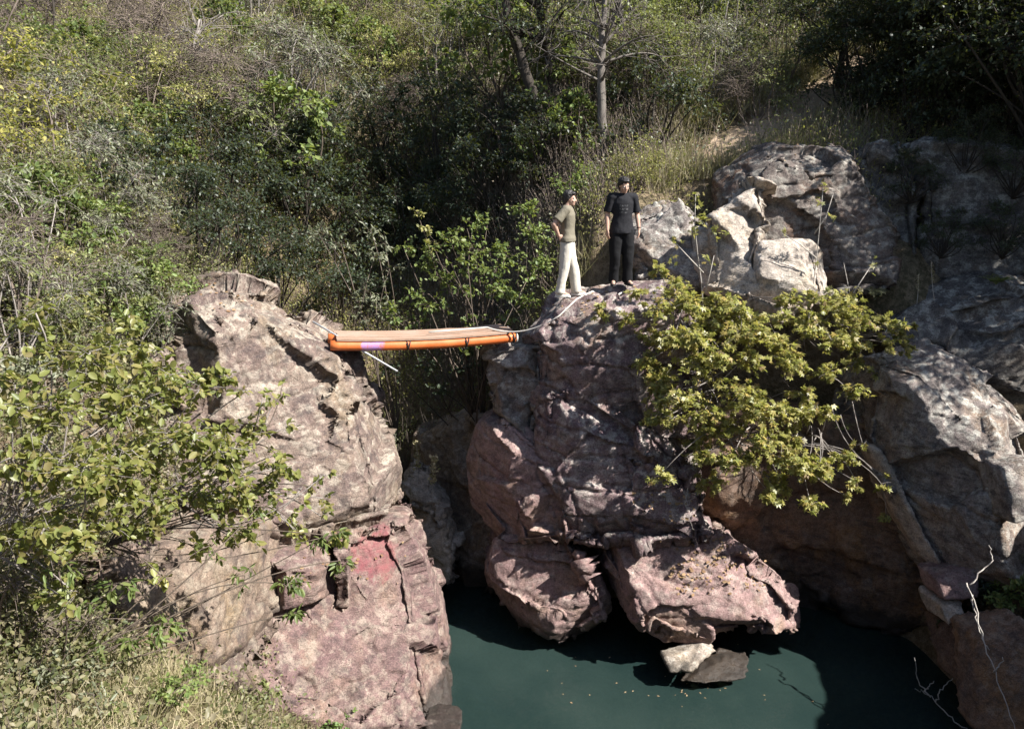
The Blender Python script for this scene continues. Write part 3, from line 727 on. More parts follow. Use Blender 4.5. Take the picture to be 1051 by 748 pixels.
def put(key, loc, s=1.0, rz=0.0, label='', group=None, lm=None, tilt=(0, 0)):
    name, cat, ml, ms = PROTO[key]
    tree = 'tree' in name
    t = thing(name, label, cat, loc, group); t.scale = (s, s, s) if np.isscalar(s) else s; t.rotation_euler = (tilt[0], tilt[1], rz)
    o = link('crown' if tree else 'leaves', ml, parent=t)
    if lm is not None: o.material_slots[0].link = 'OBJECT'; o.material_slots[0].material = lm
    link('trunk' if tree else 'stems', ms, parent=t)
    return t
make_proto('scrub', 'shrub', 'shrub', L['olive'], B['twig'], 1, 2.0, 1.7, 15, 210, leaf='quad', size=.055, stem_r=.025)
make_proto('scrub2', 'shrub', 'shrub', L['yellow'], B['twig'], 2, 1.8, 1.9, 13, 190, leaf='quad', size=.06, stem_r=.022)
make_proto('broad', 'shrub', 'shrub', L['green'], B['brown'], 3, 2.1, 2.0, 15, 120, leaf='oval', size=.10, stem_r=.03, twig=7)
make_proto('ever', 'shrub', 'shrub', L['dark'], B['dark'], 4, 2.3, 2.2, 20, 260, leaf='quad', size=.065, stem_r=.04)
make_proto('bare', 'shrub', 'shrub', L['brown'], B['twig'], 5, 2.0, 2.0, 14, 60, leaf='quad', size=.04, stem_r=.025, twig=3, bare_twigs=30, twig_r=.006, r=.55)
make_proto('wisp', 'shrub', 'shrub', L['grey'], B['grey'], 6, 1.9, 2.1, 14, 130, leaf='lance', size=.08, stem_r=.02, twig=6, bare_twigs=6, r=.5)
make_proto('tree', 'tree', 'tree', L['dark'], B['dark'], 7, 4.4, 5.2, 46, 480, low=.06, r=.85, leaf='quad', size=.085, stem_r=.035, twig=12, twig_r=.007, lift=.05, trunk=(3.4, .13))
make_proto('tall', 'tree', 'tree', L['dark'], B['dark'], 17, 4.4, 6.0, 40, 480, low=.5, r=.85, leaf='quad', size=.085, stem_r=.035, twig=12, twig_r=.007, lift=.05, trunk=(4.2, .14))
make_proto('loose', 'tree', 'tree', L['olive'], B['brown'], 8, 3.6, 5.0, 26, 260, low=.4, r=.7, leaf='quad', size=.075, stem_r=.035, twig=9, twig_r=.007, trunk=(3, .1))

rngd = random.Random(4)
S = lambda key, px, py, s, label, group=None, lm=None: put(key, G(px, py), s, rngd.uniform(0, 6.28), label, group, lm)
gS = 'scrub bushes on the sunny left slope'
# upper left slope
S('bare', 250, 150, 1.35, 'broad brown leafless bush high on the slope above the dark gully', 'leafless bushes on the hillside')
S('bare', 195, 130, 1.1, 'smaller purple brown leafless bush left of the broad one above the gully', 'leafless bushes on the hillside')
S('bare', 300, 105, 1.2, 'leafless brown bush near the top of the slope above the gully', 'leafless bushes on the hillside')
S('bare', 140, 60, 1.2, 'brown twiggy bush at the top left of the hillside', 'leafless bushes on the hillside')
S('bare', 40, 60, 1.3, 'dark twiggy bush in the top left corner with a bent stem', 'leafless bushes on the hillside')
S('scrub2', 8, 178, 2.1, 'tall bright yellow bush at the left edge of the upper slope', gS, L['gold'])
S('scrub2', 20, 235, 1.3, 'small golden bush below the tall yellow bush at the left edge', gS, L['gold'])
S('wisp', 75, 195, 1.2, 'grey green wispy bush beside the yellow bush at the left edge', gS)
S('scrub', 120, 190, 1.1, 'olive bush with yellowish tips left of the dark gully', gS, L['yellow'])
S('scrub', 60, 260, 1.0, 'olive bush low on the left slope above the dry grass', gS)
S('wisp', 110, 255, .9, 'pale green wispy bush at the brink of the gully', gS)
S('broad', 110, 75, .7, 'small fresh green bush among brown scrub at upper left', gS)
S('wisp', 20, 330, 1.0, 'grey green wispy bush at the left edge above the leafy foreground shrub', gS)
S('scrub', 110, 340, .8, 'low olive bush just left of the tall mauve outcrop', gS)
# gully in shade, behind the bridge
gG = 'dark evergreens filling the shaded gully'
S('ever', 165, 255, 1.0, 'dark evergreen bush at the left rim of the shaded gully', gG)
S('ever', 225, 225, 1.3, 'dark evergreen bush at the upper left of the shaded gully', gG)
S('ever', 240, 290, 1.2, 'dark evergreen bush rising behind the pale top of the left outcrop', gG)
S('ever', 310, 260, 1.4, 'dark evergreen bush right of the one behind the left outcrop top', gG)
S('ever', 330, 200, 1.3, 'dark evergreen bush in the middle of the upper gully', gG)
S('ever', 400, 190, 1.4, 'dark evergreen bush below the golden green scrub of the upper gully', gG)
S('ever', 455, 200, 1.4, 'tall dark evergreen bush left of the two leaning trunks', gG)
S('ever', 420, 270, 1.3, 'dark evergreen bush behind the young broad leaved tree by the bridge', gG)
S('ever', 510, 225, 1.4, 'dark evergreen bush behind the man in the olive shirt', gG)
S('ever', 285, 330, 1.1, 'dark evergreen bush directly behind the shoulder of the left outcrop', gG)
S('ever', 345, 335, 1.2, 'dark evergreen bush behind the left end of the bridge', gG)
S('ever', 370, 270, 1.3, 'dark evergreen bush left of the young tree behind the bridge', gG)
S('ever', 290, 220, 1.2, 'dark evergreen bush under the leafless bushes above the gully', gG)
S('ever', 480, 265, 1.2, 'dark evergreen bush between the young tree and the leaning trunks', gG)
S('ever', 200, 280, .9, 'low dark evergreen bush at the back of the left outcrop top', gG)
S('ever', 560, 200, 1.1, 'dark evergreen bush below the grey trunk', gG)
S('wisp', 265, 200, 1.2, 'grey bush with thin bare stems leaning over the shaded gully', 'wispy bushes on the hillside', L['olive'])
# band of olive scrub above the gully
gB = 'scrub bushes above the gully'
S('scrub2', 390, 110, 1.2, 'bright yellow green bush in the clearing above the gully', gB)
S('scrub', 345, 75, 1.1, 'olive bush left of the yellow green clearing', gB)
S('scrub2', 440, 70, 1.1, 'yellow green bush right of the clearing near the top edge', gB)
S('scrub', 470, 125, 1.2, 'olive bush just left of the dark leaning trunk', gB)
S('scrub', 375, 40, 1.2, 'green bush at the top edge above the clearing', gB, L['green'])
S('bare', 420, 140, 1.0, 'leafless brown bush between the clearing and the gully', 'leafless bushes on the hillside')
S('scrub', 500, 60, 1.1, 'dark green bush behind the leaning trunks', gB, L['dark'])
_k = ['scrub', 'broad', 'scrub2', 'wisp', 'scrub', 'bare', 'broad']
def thicket(n, x0, x1, y0, y1, label, group, seed, s0=.9, s1=1.7, kinds=_k):
    r = random.Random(seed); done = []
    while len(done) < n:
        px, py = r.uniform(x0, x1), r.uniform(y0, y1)
        if any(abs(px - a) < 34 and abs(py - b_) < 16 for a, b_ in done): 
            if r.random() > .06: continue
        done.append((px, py)); put(r.choice(kinds), G(px, py), r.uniform(s0, s1), r.uniform(0, 6.28), label, group, L['olive'] if r.random() < .2 else None)
thicket(26, 0, 330, 20, 210, 'scrub bush in the mixed thicket covering the upper left slope', 'thicket on the upper left slope', 51)
thicket(18, 330, 600, 10, 130, 'scrub bush in the mixed thicket above the gully at the top edge', 'thicket above the gully', 52)
thicket(14, 600, 800, 10, 130, 'scrub bush in the mixed thicket between the grey trunk and the path', 'thicket left of the path', 53, .8, 1.3)
thicket(12, 0, 170, 240, 400, 'scrub bush in the thicket covering the slope left of the mauve outcrop', 'thicket left of the mauve outcrop', 54, .5, .85, ['wisp', 'scrub', 'bare', 'broad', 'scrub2'])
# round the grey trunk and the path
gT = 'bushes round the grey trunk'
S('broad', 580, 185, 1.0, 'bright broad leaved bush left of the grey trunk', gT)
S('ever', 670, 165, 1.2, 'dark glossy bush right of the grey trunk', gT)
S('scrub', 690, 105, 1.2, 'olive bush above the dark glossy bush right of the grey trunk', gT)
S('scrub', 640, 75, 1.1, 'fresh green bush behind the dead branches', gT, L['green'])
S('wisp', 740, 75, 1.4, 'rounded grey green bush at the top above the path', gT)
S('wisp', 705, 40, 1.3, 'grey green bush left of the rounded one at the top edge', gT)
S('scrub2', 655, 195, .55, 'low yellow green bush at the start of the path', gT)
S('scrub2', 760, 20, 1.3, 'bright green bush at the top edge above the path', gT, L['green'])
S('bare', 760, 125, .8, 'low dry bush on the sunny bank beside the path', 'leafless bushes on the hillside')
S('bare', 640, 110, 1.0, 'brown thorny bush right behind the grey trunk', 'leafless bushes on the hillside')
# upper right evergreens in shade
gE = 'dark evergreen trees at upper right'
S('tree', 860, 95, .75, 'dark evergreen tree at the upper end of the path', gE)
S('tree', 925, 125, .7, 'dark evergreen tree above the narrow shaded cliff', gE)
S('tree', 1000, 110, .75, 'dark evergreen tree above the mottled cliff at the right edge', gE)
S('tree', 1060, 150, .7, 'dark evergreen tree leaning in from the right edge', gE)
S('tree', 820, 40, .7, 'dark evergreen tree at the top edge above the end of the path', gE)
S('tree', 950, 40, .9, 'tall dark evergreen tree at the top edge of the right corner', gE)
for _px, _py, _s, _w in [(880, 120, 1.2, 'by the end of the path'), (930, 150, 1.1, 'over the narrow shaded cliff'), (985, 145, 1.2, 'over the mottled cliff'), (1040, 150, 1.2, 'over the mottled cliff nearest the right edge'), (900, 60, 1.3, 'between the tall evergreens near the top edge'), (1000, 60, 1.4, 'under the tallest evergreen at the top right')]:
    S('ever', _px, _py, _s, 'low dark evergreen bush ' + _w, 'low dark evergreens at upper right')
S('wisp', 1010, 200, .6, 'grey green bush sprouting from the mottled cliff', 'wispy bushes on the hillside')
# trees outside the right and left of the frame that throw the shade
put('tall', (9.7, 14.5, ground_z(9.7, 14.5)[0] - .2), 1.2, 1.0, 'tall dark evergreen tree overhanging the mottled cliff from the right', gE)
put('tall', (9.2, 17.2, ground_z(9.2, 17.2)[0] - .2), .9, 2.2, 'tall dark evergreen tree overhanging the narrow shaded cliff', gE)
put('tall', (11.2, 11.5, ground_z(11.2, 11.5)[0] - .2), 1.05, .4, 'tall dark evergreen tree on the bank right of the dark ledge')
for q in [(13.0, 11.8, 1.0), (12.4, 13.8, 1.1), (12.6, 16.8, 1.0)]:
    put('tree', (q[0], q[1], ground_z(q[0], q[1])[0]), q[2], q[0], 'dark evergreen tree on the slope right of the mottled cliff', 'dark evergreen trees right of the view')

for _x, _y, _Y, _s, _w in [(935, 205, 14.2, .45, 'on the narrow shaded cliff'), (990, 175, 14.4, .55, 'at the top of the mottled cliff'), (1040, 200, 14.0, .5, 'on the right of the mottled cliff'), (965, 262, 13.6, .4, 'at the foot of the mottled cliff'), (1030, 262, 13.4, .45, 'behind the dark ledge at the right edge')]:
    put('ever', P(_x, _y, _Y), _s, _x, 'small dark bush growing ' + _w, 'small bushes on the shaded cliffs')
# two dark leaning trunks, the grey trunk with dead branches
def branch_tree(name, label, base, top, r0, r1, crown, limbs, bm_, lm, seed, leaves=True, group=None, **k):
    rng = np.random.default_rng(seed); base = np.asarray(base); top = np.asarray(top)
    g = Geo(); main = bez(base, top, rng, .12, 12); g.tube(main + rng.normal(0, r0 * .12, main.shape), r0, r1, 9)
    ends = []
    for i in range(limbs):
        t = rng.uniform(.45, 1); p = main[min(11, int(t * 11))]
        d = rnd_dirs(rng, 1)[0]; d[2] = abs(d[2]) * .7 + .15; L_ = rng.uniform(.6, 1.7) * k.get('reach', 1)
        ln = bez(p, p + d * L_, rng, .35, 8, .05); g.tube(ln, r1 * .75, .008, 5); ends.append(ln[-1])
        for j in range(5):
            q = ln[rng.integers(2, 8)]; d2 = d * .4 + rnd_dirs(rng, 1)[0]; l2 = bez(q, q + d2 * rng.uniform(.3, .8), rng, .4, 5); g.tube(l2, .010, .004, 4)
            for m in range(4):
                q3 = l2[rng.integers(1, 5)]; g.tube(bez(q3, q3 + (d2 * .4 + rnd_dirs(rng, 1)[0]) * rng.uniform(.15, .4), rng, .3, 4), .005, .002, 3)
            ends.append(l2[-1])
    t = thing(name, label, 'tree', base, group)
    link('trunk', g.mesh('trunk', bm_, base), parent=t)
    if leaves:
        gl, gs = plant_geo(rng, top, [(e, np.ones(3) * crown * rng.uniform(.6, 1), k.get('n', 90)) for e in ends[::k.get('every', 2)]], leaf='quad', size=k.get('size', .075), stem_r=.015)
        c = link('crown', gl.mesh('crown', lm, base), parent=t); link('twigs', gs.mesh('twigs', bm_, base), parent=c)
    return t
b0 = G(617, 178); Yt = b0[1]
branch_tree('tree', 'half dead tree with a straight grey trunk and bare pale branches', b0, P(622, -20, Yt + .4), .12, .05, .3, 18, B['greyd'], L['olive'], 61, reach=1.0, n=30, every=5)
b1 = G(566, 150)
branch_tree('tree', 'dark tree leaning left with bare trunk reaching the top edge', b1, P(505, -60, b1[1] + 1.0), .15, .08, .7, 9, B['dark'], L['dark'], 62, reach=1.2)
branch_tree('tree', 'dark tree leaning beside the left leaning one with a thicker trunk', b1 + np.array([.35, .2, 0]), P(540, -60, b1[1] + .6), .17, .10, .7, 9, B['dark'], L['dark'], 63, reach=1.2)
b2 = G(645, 95)
branch_tree('tree', 'thin dark tree rising behind the dead branches at the top edge', b2, P(632, -60, b2[1] + .3), .12, .07, .6, 8, B['dark'], L['olive'], 64)
for i, (px, py, tx, ty, lab) in enumerate([(250, 190, 238, 130, 'thin dark bare sapling slanting above the shaded gully'), (58, 75, 52, -30, 'thin dark bare sapling in the top left corner'), (190, 120, 205, 20, 'thin grey bare sapling among the brown scrub at the top')]):
    b3 = G(px, py); branch_tree('sapling', lab, b3, P(tx, ty, b3[1] + .3), .05, .025, .3, 9, B['dark'] if i < 2 else B['grey'], L['brown'], 70 + i, leaves=False, reach=.8)['category'] = 'sapling'
# ------------------------------------------------------------------ plants with a place of their own
def more(lst, seed, d=24, k=1):
    rng = random.Random(seed); out = []
    for a, b, Y, r, n in lst:
        out.append((a, b, Y, r, int(n * .6)))
        for i in range(k): out.append((a + rng.uniform(-d, d), b + rng.uniform(-d, d), Y + rng.uniform(-.25, .25), r * rng.uniform(.6, 1), int(n * .6)))
    return out
C = lambda lst, dr=0: [(P(a, b, Y), np.array([r, r * .9, r * .8]), n) for a, b, Y, r, n in lst]
plant('maple_bush', 'yellowish maple bush with lobed leaves spilling over the right crag', 'bush', P(790, 335, 12.3), C(more([
    (690,305,11.7,0.32,156),(668,345,11.6,0.34,208),(702,345,11.4,0.37,286),(742,325,11.5,0.39,312),(790,325,11.5,0.39,286),(830,330,11.6,0.34,234),(868,335,11.7,0.34,234),(905,330,11.9,0.30,130),(915,352,11.7,0.25,104),
    (680,390,11.2,0.34,234),(725,380,11.0,0.39,338),(768,370,11.0,0.39,312),(812,372,11.1,0.37,286),(850,385,11.2,0.32,208),(690,430,10.95,0.32,208),(735,425,10.8,0.37,312),(780,425,10.75,0.37,312),
    (822,425,10.9,0.34,234),(758,470,10.6,0.34,286),(805,470,10.55,0.34,338),(838,484,10.55,0.28,234),(715,465,10.8,0.30,182),(790,490,10.5,0.23,156),(865,470,10.9,0.21,78),(905,497,10.95,0.18,62),(885,455,11.2,0.14,26),(640,330,11.6,0.21,78)], 7, 38, 3)),
    L['maple'], B['grey'], 101, roots=np.array([P(*q) for q in [(700,330,12.2),(760,320,12.4),(830,335,12.3),(880,345,12.2),(720,400,11.7),(790,400,12.0),(865,420,11.7),(830,450,11.4),(760,450,11.3)]]), leaf='palm', size=.075, stem_r=.013, twig=8, droop=.25, upbias=1.0, lift=.12, bare_twigs=2)
g_f = 'leafy shrubs hanging over the near left bank'
plant('broadleaf_shrub', 'bright yellow green broad leaved shrub in front of the left cliff', 'shrub', P(30, 640, 4.9), C(more([
    (15,395,4.3,0.23,90),(55,420,4.6,0.28,138),(100,385,5.2,0.30,180),(145,410,5.3,0.30,210),(60,480,4.6,0.28,168),(120,465,5.1,0.30,240),(180,450,5.6,0.32,270),(225,465,5.9,0.30,240),(155,515,5.4,0.30,240),
    (95,535,4.9,0.28,180),(225,515,6.0,0.28,210),(40,555,4.5,0.25,120),(170,385,5.7,0.28,180),(205,400,6.1,0.25,150),(10,470,4.2,0.21,78),(250,440,6.2,0.23,90),(285,490,6.3,0.21,78),(30,350,5.2,0.23,78),(120,345,6,0.23,90),(255,400,6.4,.16,40),(290,440,6.6,.14,30),(270,500,6.4,.2,70),(310,500,6.6,.15,40),(235,545,6.2,.2,80),(330,530,6.6,.14,40),(60,610,4.7,.2,60)], 8, 30, 2)),
    L['front'], B['grey'], 102, g_f, roots=np.array([P(*q) for q in [(0,560,5.0),(60,600,5.4),(130,580,6.0),(190,520,6.6),(110,450,6.6)]]), leaf='oval', size=.068, stem_r=.008, twig=7, droop=.3, upbias=.9, twig_r=.0035, bare_twigs=2, hollow=.6)
plant('walnut_sprig', 'hanging green sprays of long narrow leaflets in front of the crimson rock', 'shrub', P(60, 700, 5.2), C([
    (335,550,6.2,0.17,79),(350,575,6.2,0.12,46),(295,600,6.0,0.16,72),(300,630,6.0,0.12,43),(250,590,5.9,0.12,32),(215,560,5.7,0.14,36),(265,520,6.1,0.14,36)]),
    L['green'], B['brown'], 103, g_f, leaf='lance', size=.085, stem_r=.009, twig=8, droop=.6, upbias=.8, twig_r=.003, hollow=.6)
plant('walnut_sprig', 'green spray of long narrow leaflets low in front of the left bank', 'shrub', P(40, 720, 4.8), C([
    (120,600,5.0,0.15,64),(165,640,5.2,0.17,82),(140,655,5.1,0.14,54),(80,620,4.6,0.12,28),(60,585,4.5,0.12,28),(110,660,5,0.10,21)]),
    L['green'], B['brown'], 104, g_f, leaf='lance', size=.085, stem_r=.009, twig=8, droop=.6, upbias=.8, twig_r=.003, hollow=.6)
plant('bramble', 'tangle of bare brown stems at the left edge of the near bank', 'bramble', P(0, 690, 4.7), C([
    (10,600,4.6,.26,12),(40,640,4.8,.26,12),(90,640,5.2,.26,12),(30,690,4.7,.22,12),(90,700,5.4,.22,12),(0,520,4.6,.26,12)]),
    L['brown'], B['twig'], 105, leaf='oval', size=.04, stem_r=.014, twig=3, bare_twigs=34, twig_r=.004, upbias=.5)
plant('leafy_branch', 'thin leafy branch reaching from the left shrub across the mauve cliff face', 'branch', P(110, 560, 5.6), C(more([
    (215,505,6.3,.14,34),(250,485,6.4,.14,34),(285,475,6.5,.12,26),(262,530,6.3,.14,34),(305,545,6.4,.13,30),(345,548,6.5,.12,30),(290,405,6.7,.06,6),(320,500,6.6,.1,18),(200,560,6.0,.14,34),(165,590,5.7,.14,34)], 21, 14, 1)),
    L['front'], B['brown'], 109, g_f, leaf='oval', size=.075, stem_r=.008, twig=6, droop=.4, twig_r=.003, hollow=.6)
def low_plant(label, px, py, lm, leaf, size, seed, w_=.8, h=.4, n=9, leaves=90, y0=3.0, cat='plant', name='leafy_weed', **k):
    b = G(px, py, y0); rng = np.random.default_rng(seed)
    cl = [(c + b, r, m) for c, r, m in auto_clumps(rng, w_, h, n, leaves, .3, .16)]
    return plant(name, label, cat, b, cl, lm, B['brown'], seed, leaf=leaf, size=size, stem_r=.006, twig=8, twig_r=.0025, **k)
low_plant('fresh green leafy weed at the bottom edge left of the red rock', 320, 735, L['fern'], 'oval', .045, 111, 1.5, .5, 14, 120)
low_plant('green weed clump at the bottom edge below the left bank', 245, 742, L['olive'], 'oval', .04, 112, 1.2, .4)
low_plant('dark green weed clump near the bottom left corner', 150, 742, L['green'], 'oval', .04, 113, 1.0, .4)
low_plant('grey leaved weed in the bottom left corner', 50, 735, L['grey'], 'lance', .06, 114, .9, .45)
low_plant('green lance leaved weed on the red rock at the bottom', 375, 735, L['fern'], 'lance', .075, 115, .6, .4, 6, 70)
low_plant('small bush with yellowish leaves on the near left slope', 60, 380, L['yellow'], 'oval', .05, 116, 1.4, .9, 14, 120)
low_plant('small olive bush on the near left slope above the outcrop', 130, 330, L['olive'], 'oval', .05, 117, 1.6, .9, 14, 130)
low_plant('low grey bush at the left edge of the near slope', 10, 440, L['grey'], 'oval', .045, 118, 1.4, .8, 14, 120)
low_plant('low olive bush spreading against the left flank of the mauve outcrop', 165, 440, L['green'], 'oval', .05, 119, 1.4, .8, 14, 130)
low_plant('low bush of mixed dry leaves left of the crimson block', 150, 580, L['olive'], 'oval', .045, 120, 1.2, .6, 12, 90)
low_plant('low yellow bush just above the fresh green weed', 215, 690, L['yellow'], 'oval', .04, 121, .9, .4, 10, 70)
# ferns, tufts and stalks
def frond_plant(name, label, cat, base, n, length, lm, seed, spread=1.0, width=.03, arch=.6):
    rng = np.random.default_rng(seed); g = Geo(); gs = Geo(); base = np.asarray(base)
    for i in range(n):
        a = rng.uniform(0, 6.283); L_ = length * rng.uniform(.6, 1.1)
        o = np.array([math.cos(a), math.sin(a), 0]) * spread; t = np.linspace(0, 1, 9)[:, None]
        ln = base + o * L_ * t * .8 + np.array([0, 0, L_]) * (t * .9 - arch * t * t); gs.tube(ln, .004, .0015, 3)
        m = 26; u = rng.uniform(.15, 1, m); k = np.minimum((u * 8).astype(int), 7); f = (u * 8 - k)[:, None]
        p = ln[k] * (1 - f) + ln[k + 1] * f; tan = ln[k + 1] - ln[k]; sd = np.cross(tan, [0, 0, 1.]); sd /= np.linalg.norm(sd, axis=1)[:, None] + 1e-9
        add_leaves(g, p, sd * np.where(np.arange(m) % 2, 1, -1)[:, None] + tan * 3, rnd_dirs(rng, m) * .3 + [0, 0, 1], width * 3 * (1.15 - u), 'lance', rng)
    t = thing(name, label, cat, base); link('fronds', g.mesh('fronds', lm, base), parent=t); link('stalks', gs.mesh('stalks', lm, base), parent=t); return t
frond_plant('fern', 'bright green fern on the brink just left of the mauve outcrop top', 'fern', P(148, 268, 11.2), 16, .75, L['fern'], 131)
frond_plant('fern', 'tuft of narrow strap leaves growing on the shaded brown overhang', 'fern', P(862, 440, 11.9) + np.array([0, -.08, 0]), 12, .4, L['green'], 132, width=.012)
frond_plant('fern', 'pale green feathery weed right of the maple bush', 'fern', P(898, 308, 12.7), 14, .55, L['grey'], 133, spread=.5)
frond_plant('fern', 'green feathery weed on the dark ledge at the right edge', 'fern', P(1022, 292, 12.5), 14, .4, L['green'], 134)
def stalk(label, px, py0, py1, Y, seed, lm, name='seed_stalk', cat='plant', fat=.05, dens=90):
    rng = np.random.default_rng(seed); a, b = P(px, py0, Y), P(px + rng.uniform(-3, 3), py1, Y); g, gl = Geo(), Geo()
    ln = bez(a, b, rng, .06, 8); g.tube(ln, .006, .003, 4)
    u = rng.uniform(.45, 1, dens); p = a + (b - a) * u[:, None] + rng.normal(0, fat * .4, (dens, 3)) * [1, 1, .3]
    add_leaves(gl, p, rnd_dirs(rng, dens) + [0, 0, .6], rnd_dirs(rng, dens), fat * rng.uniform(.5, 1.1, dens), 'quad', rng)
    t = thing(name, label, cat, a); link('stem', g.mesh('stem', B['pale'], a), parent=t); link('seed_head', gl.mesh('seed_head', lm, a), parent=t); return t
stalk('thin pale seed stalk standing left of its taller twin above the dark ledge', 941, 312, 282, 12.7, 141, L['straw'], fat=.03)
stalk('taller thin pale seed stalk standing above the dark ledge', 959, 308, 268, 12.7, 142, L['straw'], fat=.03)
stalk('pale feathery grass plume at the top of the lit ravine rock', 428, 505, 452, 12.9, 143, L['straw'], fat=.07, dens=160)
stalk('drooping cream plume right of the feathery grass plume in the ravine', 444, 520, 468, 12.8, 144, L['straw'], fat=.08, dens=200)
stalk('grey seed spike in the dark gap left of the ravine plumes', 405, 500, 440, 13.0, 145, L['grey'], fat=.05, dens=90)
stalk('shorter grey seed spike beside the left cliff in the dark gap', 392, 510, 458, 12.8, 146, L['grey'], fat=.05, dens=80)
stalk('lone thin pale stem with a tuft standing on the lit ravine rock', 420, 530, 482, 12.9, 147, L['straw'], fat=.03, dens=50)
low_plant('yellow green moss tuft at the foot of the lit ravine rock', 443, 575, L['yellow'], 'quad', .04, 148, .3, .25, 5, 60, y0=11.5)
# young trees behind the bridge
plant('young_tree', 'young broad leaved tree behind the orange bridge lit from the right', 'tree', np.array([-.6, 14.4, 2.6]), C(more([
    (440,262,14.3,.40,150),(480,250,14.4,.42,160),(520,262,14.3,.40,170),(545,280,14.0,.32,130),(470,295,14.0,.42,170),(515,300,13.9,.40,170),(430,305,14.0,.36,120),(545,310,13.8,.26,90),(500,232,14.5,.26,70),(425,330,13.9,.3,90),(480,330,13.8,.3,90)], 12, 26, 2)),
    L['green'], B['brown'], 151, leaf='oval', size=.085, stem_r=.03, twig=7, droop=.15, parts=('crown', 'trunk'))
plant('young_tree', 'grey green young tree left of the one behind the bridge', 'tree', np.array([-2.4, 14.6, 2.4]), C(more([
    (380,300,14.2,.36,120),(400,275,14.4,.36,110),(375,325,14.0,.32,100),(400,320,14.0,.30,100),(350,250,15.2,.5,130),(380,235,15.4,.45,120)], 13, 24, 1)),
    L['grey'], B['brown'], 152, leaf='lance', size=.10, stem_r=.03, twig=7, droop=.2, parts=('crown', 'trunk'))
plant('young_tree', 'slender sapling with pale leaf tips rising left of the broad leaved tree', 'sapling', np.array([-1.3, 14.2, 3.2]), C([(428,218,14.2,.16,40),(436,236,14.2,.18,46),(444,250,14.1,.2,40)]),
    L['yellow'], B['brown'], 153, leaf='oval', size=.08, stem_r=.012, twig=6, parts=('crown', 'trunk'))
plant('broadleaf_shrub', 'sunlit shrub just left of the man in the olive shirt', 'shrub', G(560, 300, 12.8), C([(548,240,14.6,0.40,264),(540,215,14.9,0.37,242),(556,270,14.2,0.29,176),(585,190,15.6,0.44,286),(600,175,15.9,0.39,264)]),
    L['green'], B['brown'], 154, leaf='oval', size=.075, stem_r=.02, twig=7)
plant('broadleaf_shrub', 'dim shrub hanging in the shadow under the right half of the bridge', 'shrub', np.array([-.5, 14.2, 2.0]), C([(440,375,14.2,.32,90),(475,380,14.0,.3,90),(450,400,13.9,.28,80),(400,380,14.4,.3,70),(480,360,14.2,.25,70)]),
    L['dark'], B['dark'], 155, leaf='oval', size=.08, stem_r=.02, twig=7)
# saplings before the cap boulder
def sapling(label, pts, Y, tufts, lm, seed, r=.012):
    rng = np.random.default_rng(seed); g, gl = Geo(), Geo(); base = P(*pts[0][0], Y)
    for ln in pts:
        w_ = np.array([P(a, b, Y + rng.normal(0, .05)) for a, b in ln]); w_[0] = P(*ln[0], Y); g.tube(w_, r, r * .4, 5)
    for px, py, rad, n in tufts:
        c = P(px, py, Y)
        p = c + rng.normal(0, rad * .45, (n, 3)); add_leaves(gl, p, rnd_dirs(rng, n) + [0, 0, .2], rnd_dirs(rng, n) * .6 + [0, -.2, .9], rng.uniform(.05, .09, n), 'palm', rng)
    t = thing('sapling', label, 'sapling', base); link('leaves', gl.mesh('leaves', lm, base), parent=t); link('stem', g.mesh('stem', B['pale'], base), parent=t); return t
sapling('slim maple sapling with golden leaves before the pale leaning rock', [[(722,320),(720,290),(716,260),(713,230),(714,200)],[(722,280),(705,262),(694,250)],[(724,300),(730,275),(733,262)]], 12.2,
    [(714,205,.14,16),(722,222,.16,20),(712,235,.14,16),(738,240,.12,10),(696,248,.12,9),(726,265,.12,8),(690,268,.1,6)], L['maple'], 161)
sapling('bent pale sapling with few leaves before the cap boulder face', [[(832,330),(834,300),(838,265),(842,225),(845,190)],[(838,265),(820,250),(803,240)],[(836,240),(848,222),(855,200)]], 12.4,
    [(846,188,.08,6),(842,205,.1,7),(852,222,.08,5),(806,240,.06,4),(836,270,.06,4)], L['maple'], 162)
sapling('thin leaning sapling among leaves right of the pale shelf', [[(868,335),(872,300),(866,270)],[(870,310),(884,288),(896,270)],[(870,318),(850,300),(830,300)]], 12.2,
    [(866,300,.12,8),(896,272,.1,6),(880,300,.12,8)], L['maple'], 163)
# dead branches
def branch(label, lines, r, name='dead_branch', cat='branch'):
    g = Geo(); base = P(*lines[0][0])
    rng = np.random.default_rng(len(label))
    for ln in lines:
        q_ = np.array([P(*q) for q in ln]); t = np.linspace(0, len(q_) - 1, 5 * len(q_)); w_ = np.stack([np.interp(t, np.arange(len(q_)), q_[:, k]) for k in range(3)], 1)
        w_[1:-1] = (w_[:-2] + 2 * w_[1:-1] + w_[2:]) / 4; w_[1:] += rng.normal(0, .012, w_[1:].shape); g.tube(w_, r, r * .4, 6)
    return tag(link(name, g.mesh(name, B['pale'], base), base), label, cat)
branch('long dry stick hanging down the right bank towards the water', [[(992,598,9.4),(1000,620,9.2),(1010,660,8.8),(1025,700,8.4),(1045,755,7.9),(1060,800,7.5)],[(998,610,9.3),(1003,645,9.0),(1015,668,8.75)],[(1020,690,8.5),(1030,675,8.5)],[(995,600,9.4),(1020,575,9.5),(1015,560,9.6)]], .012)
branch('bare forked branch sticking out of the water in the bottom right', [[(1000,755,8.7),(975,735,8.9),(955,715,9.1),(938,706,9.2)],[(955,715,9.1),(943,702,9.2),(938,676,9.3)],[(960,720,9.1),(968,705,9.1),(978,696,9.1)],[(948,710,9.15),(960,698,9.15)],[(990,724,8.9),(997,712,8.9)]], .009)
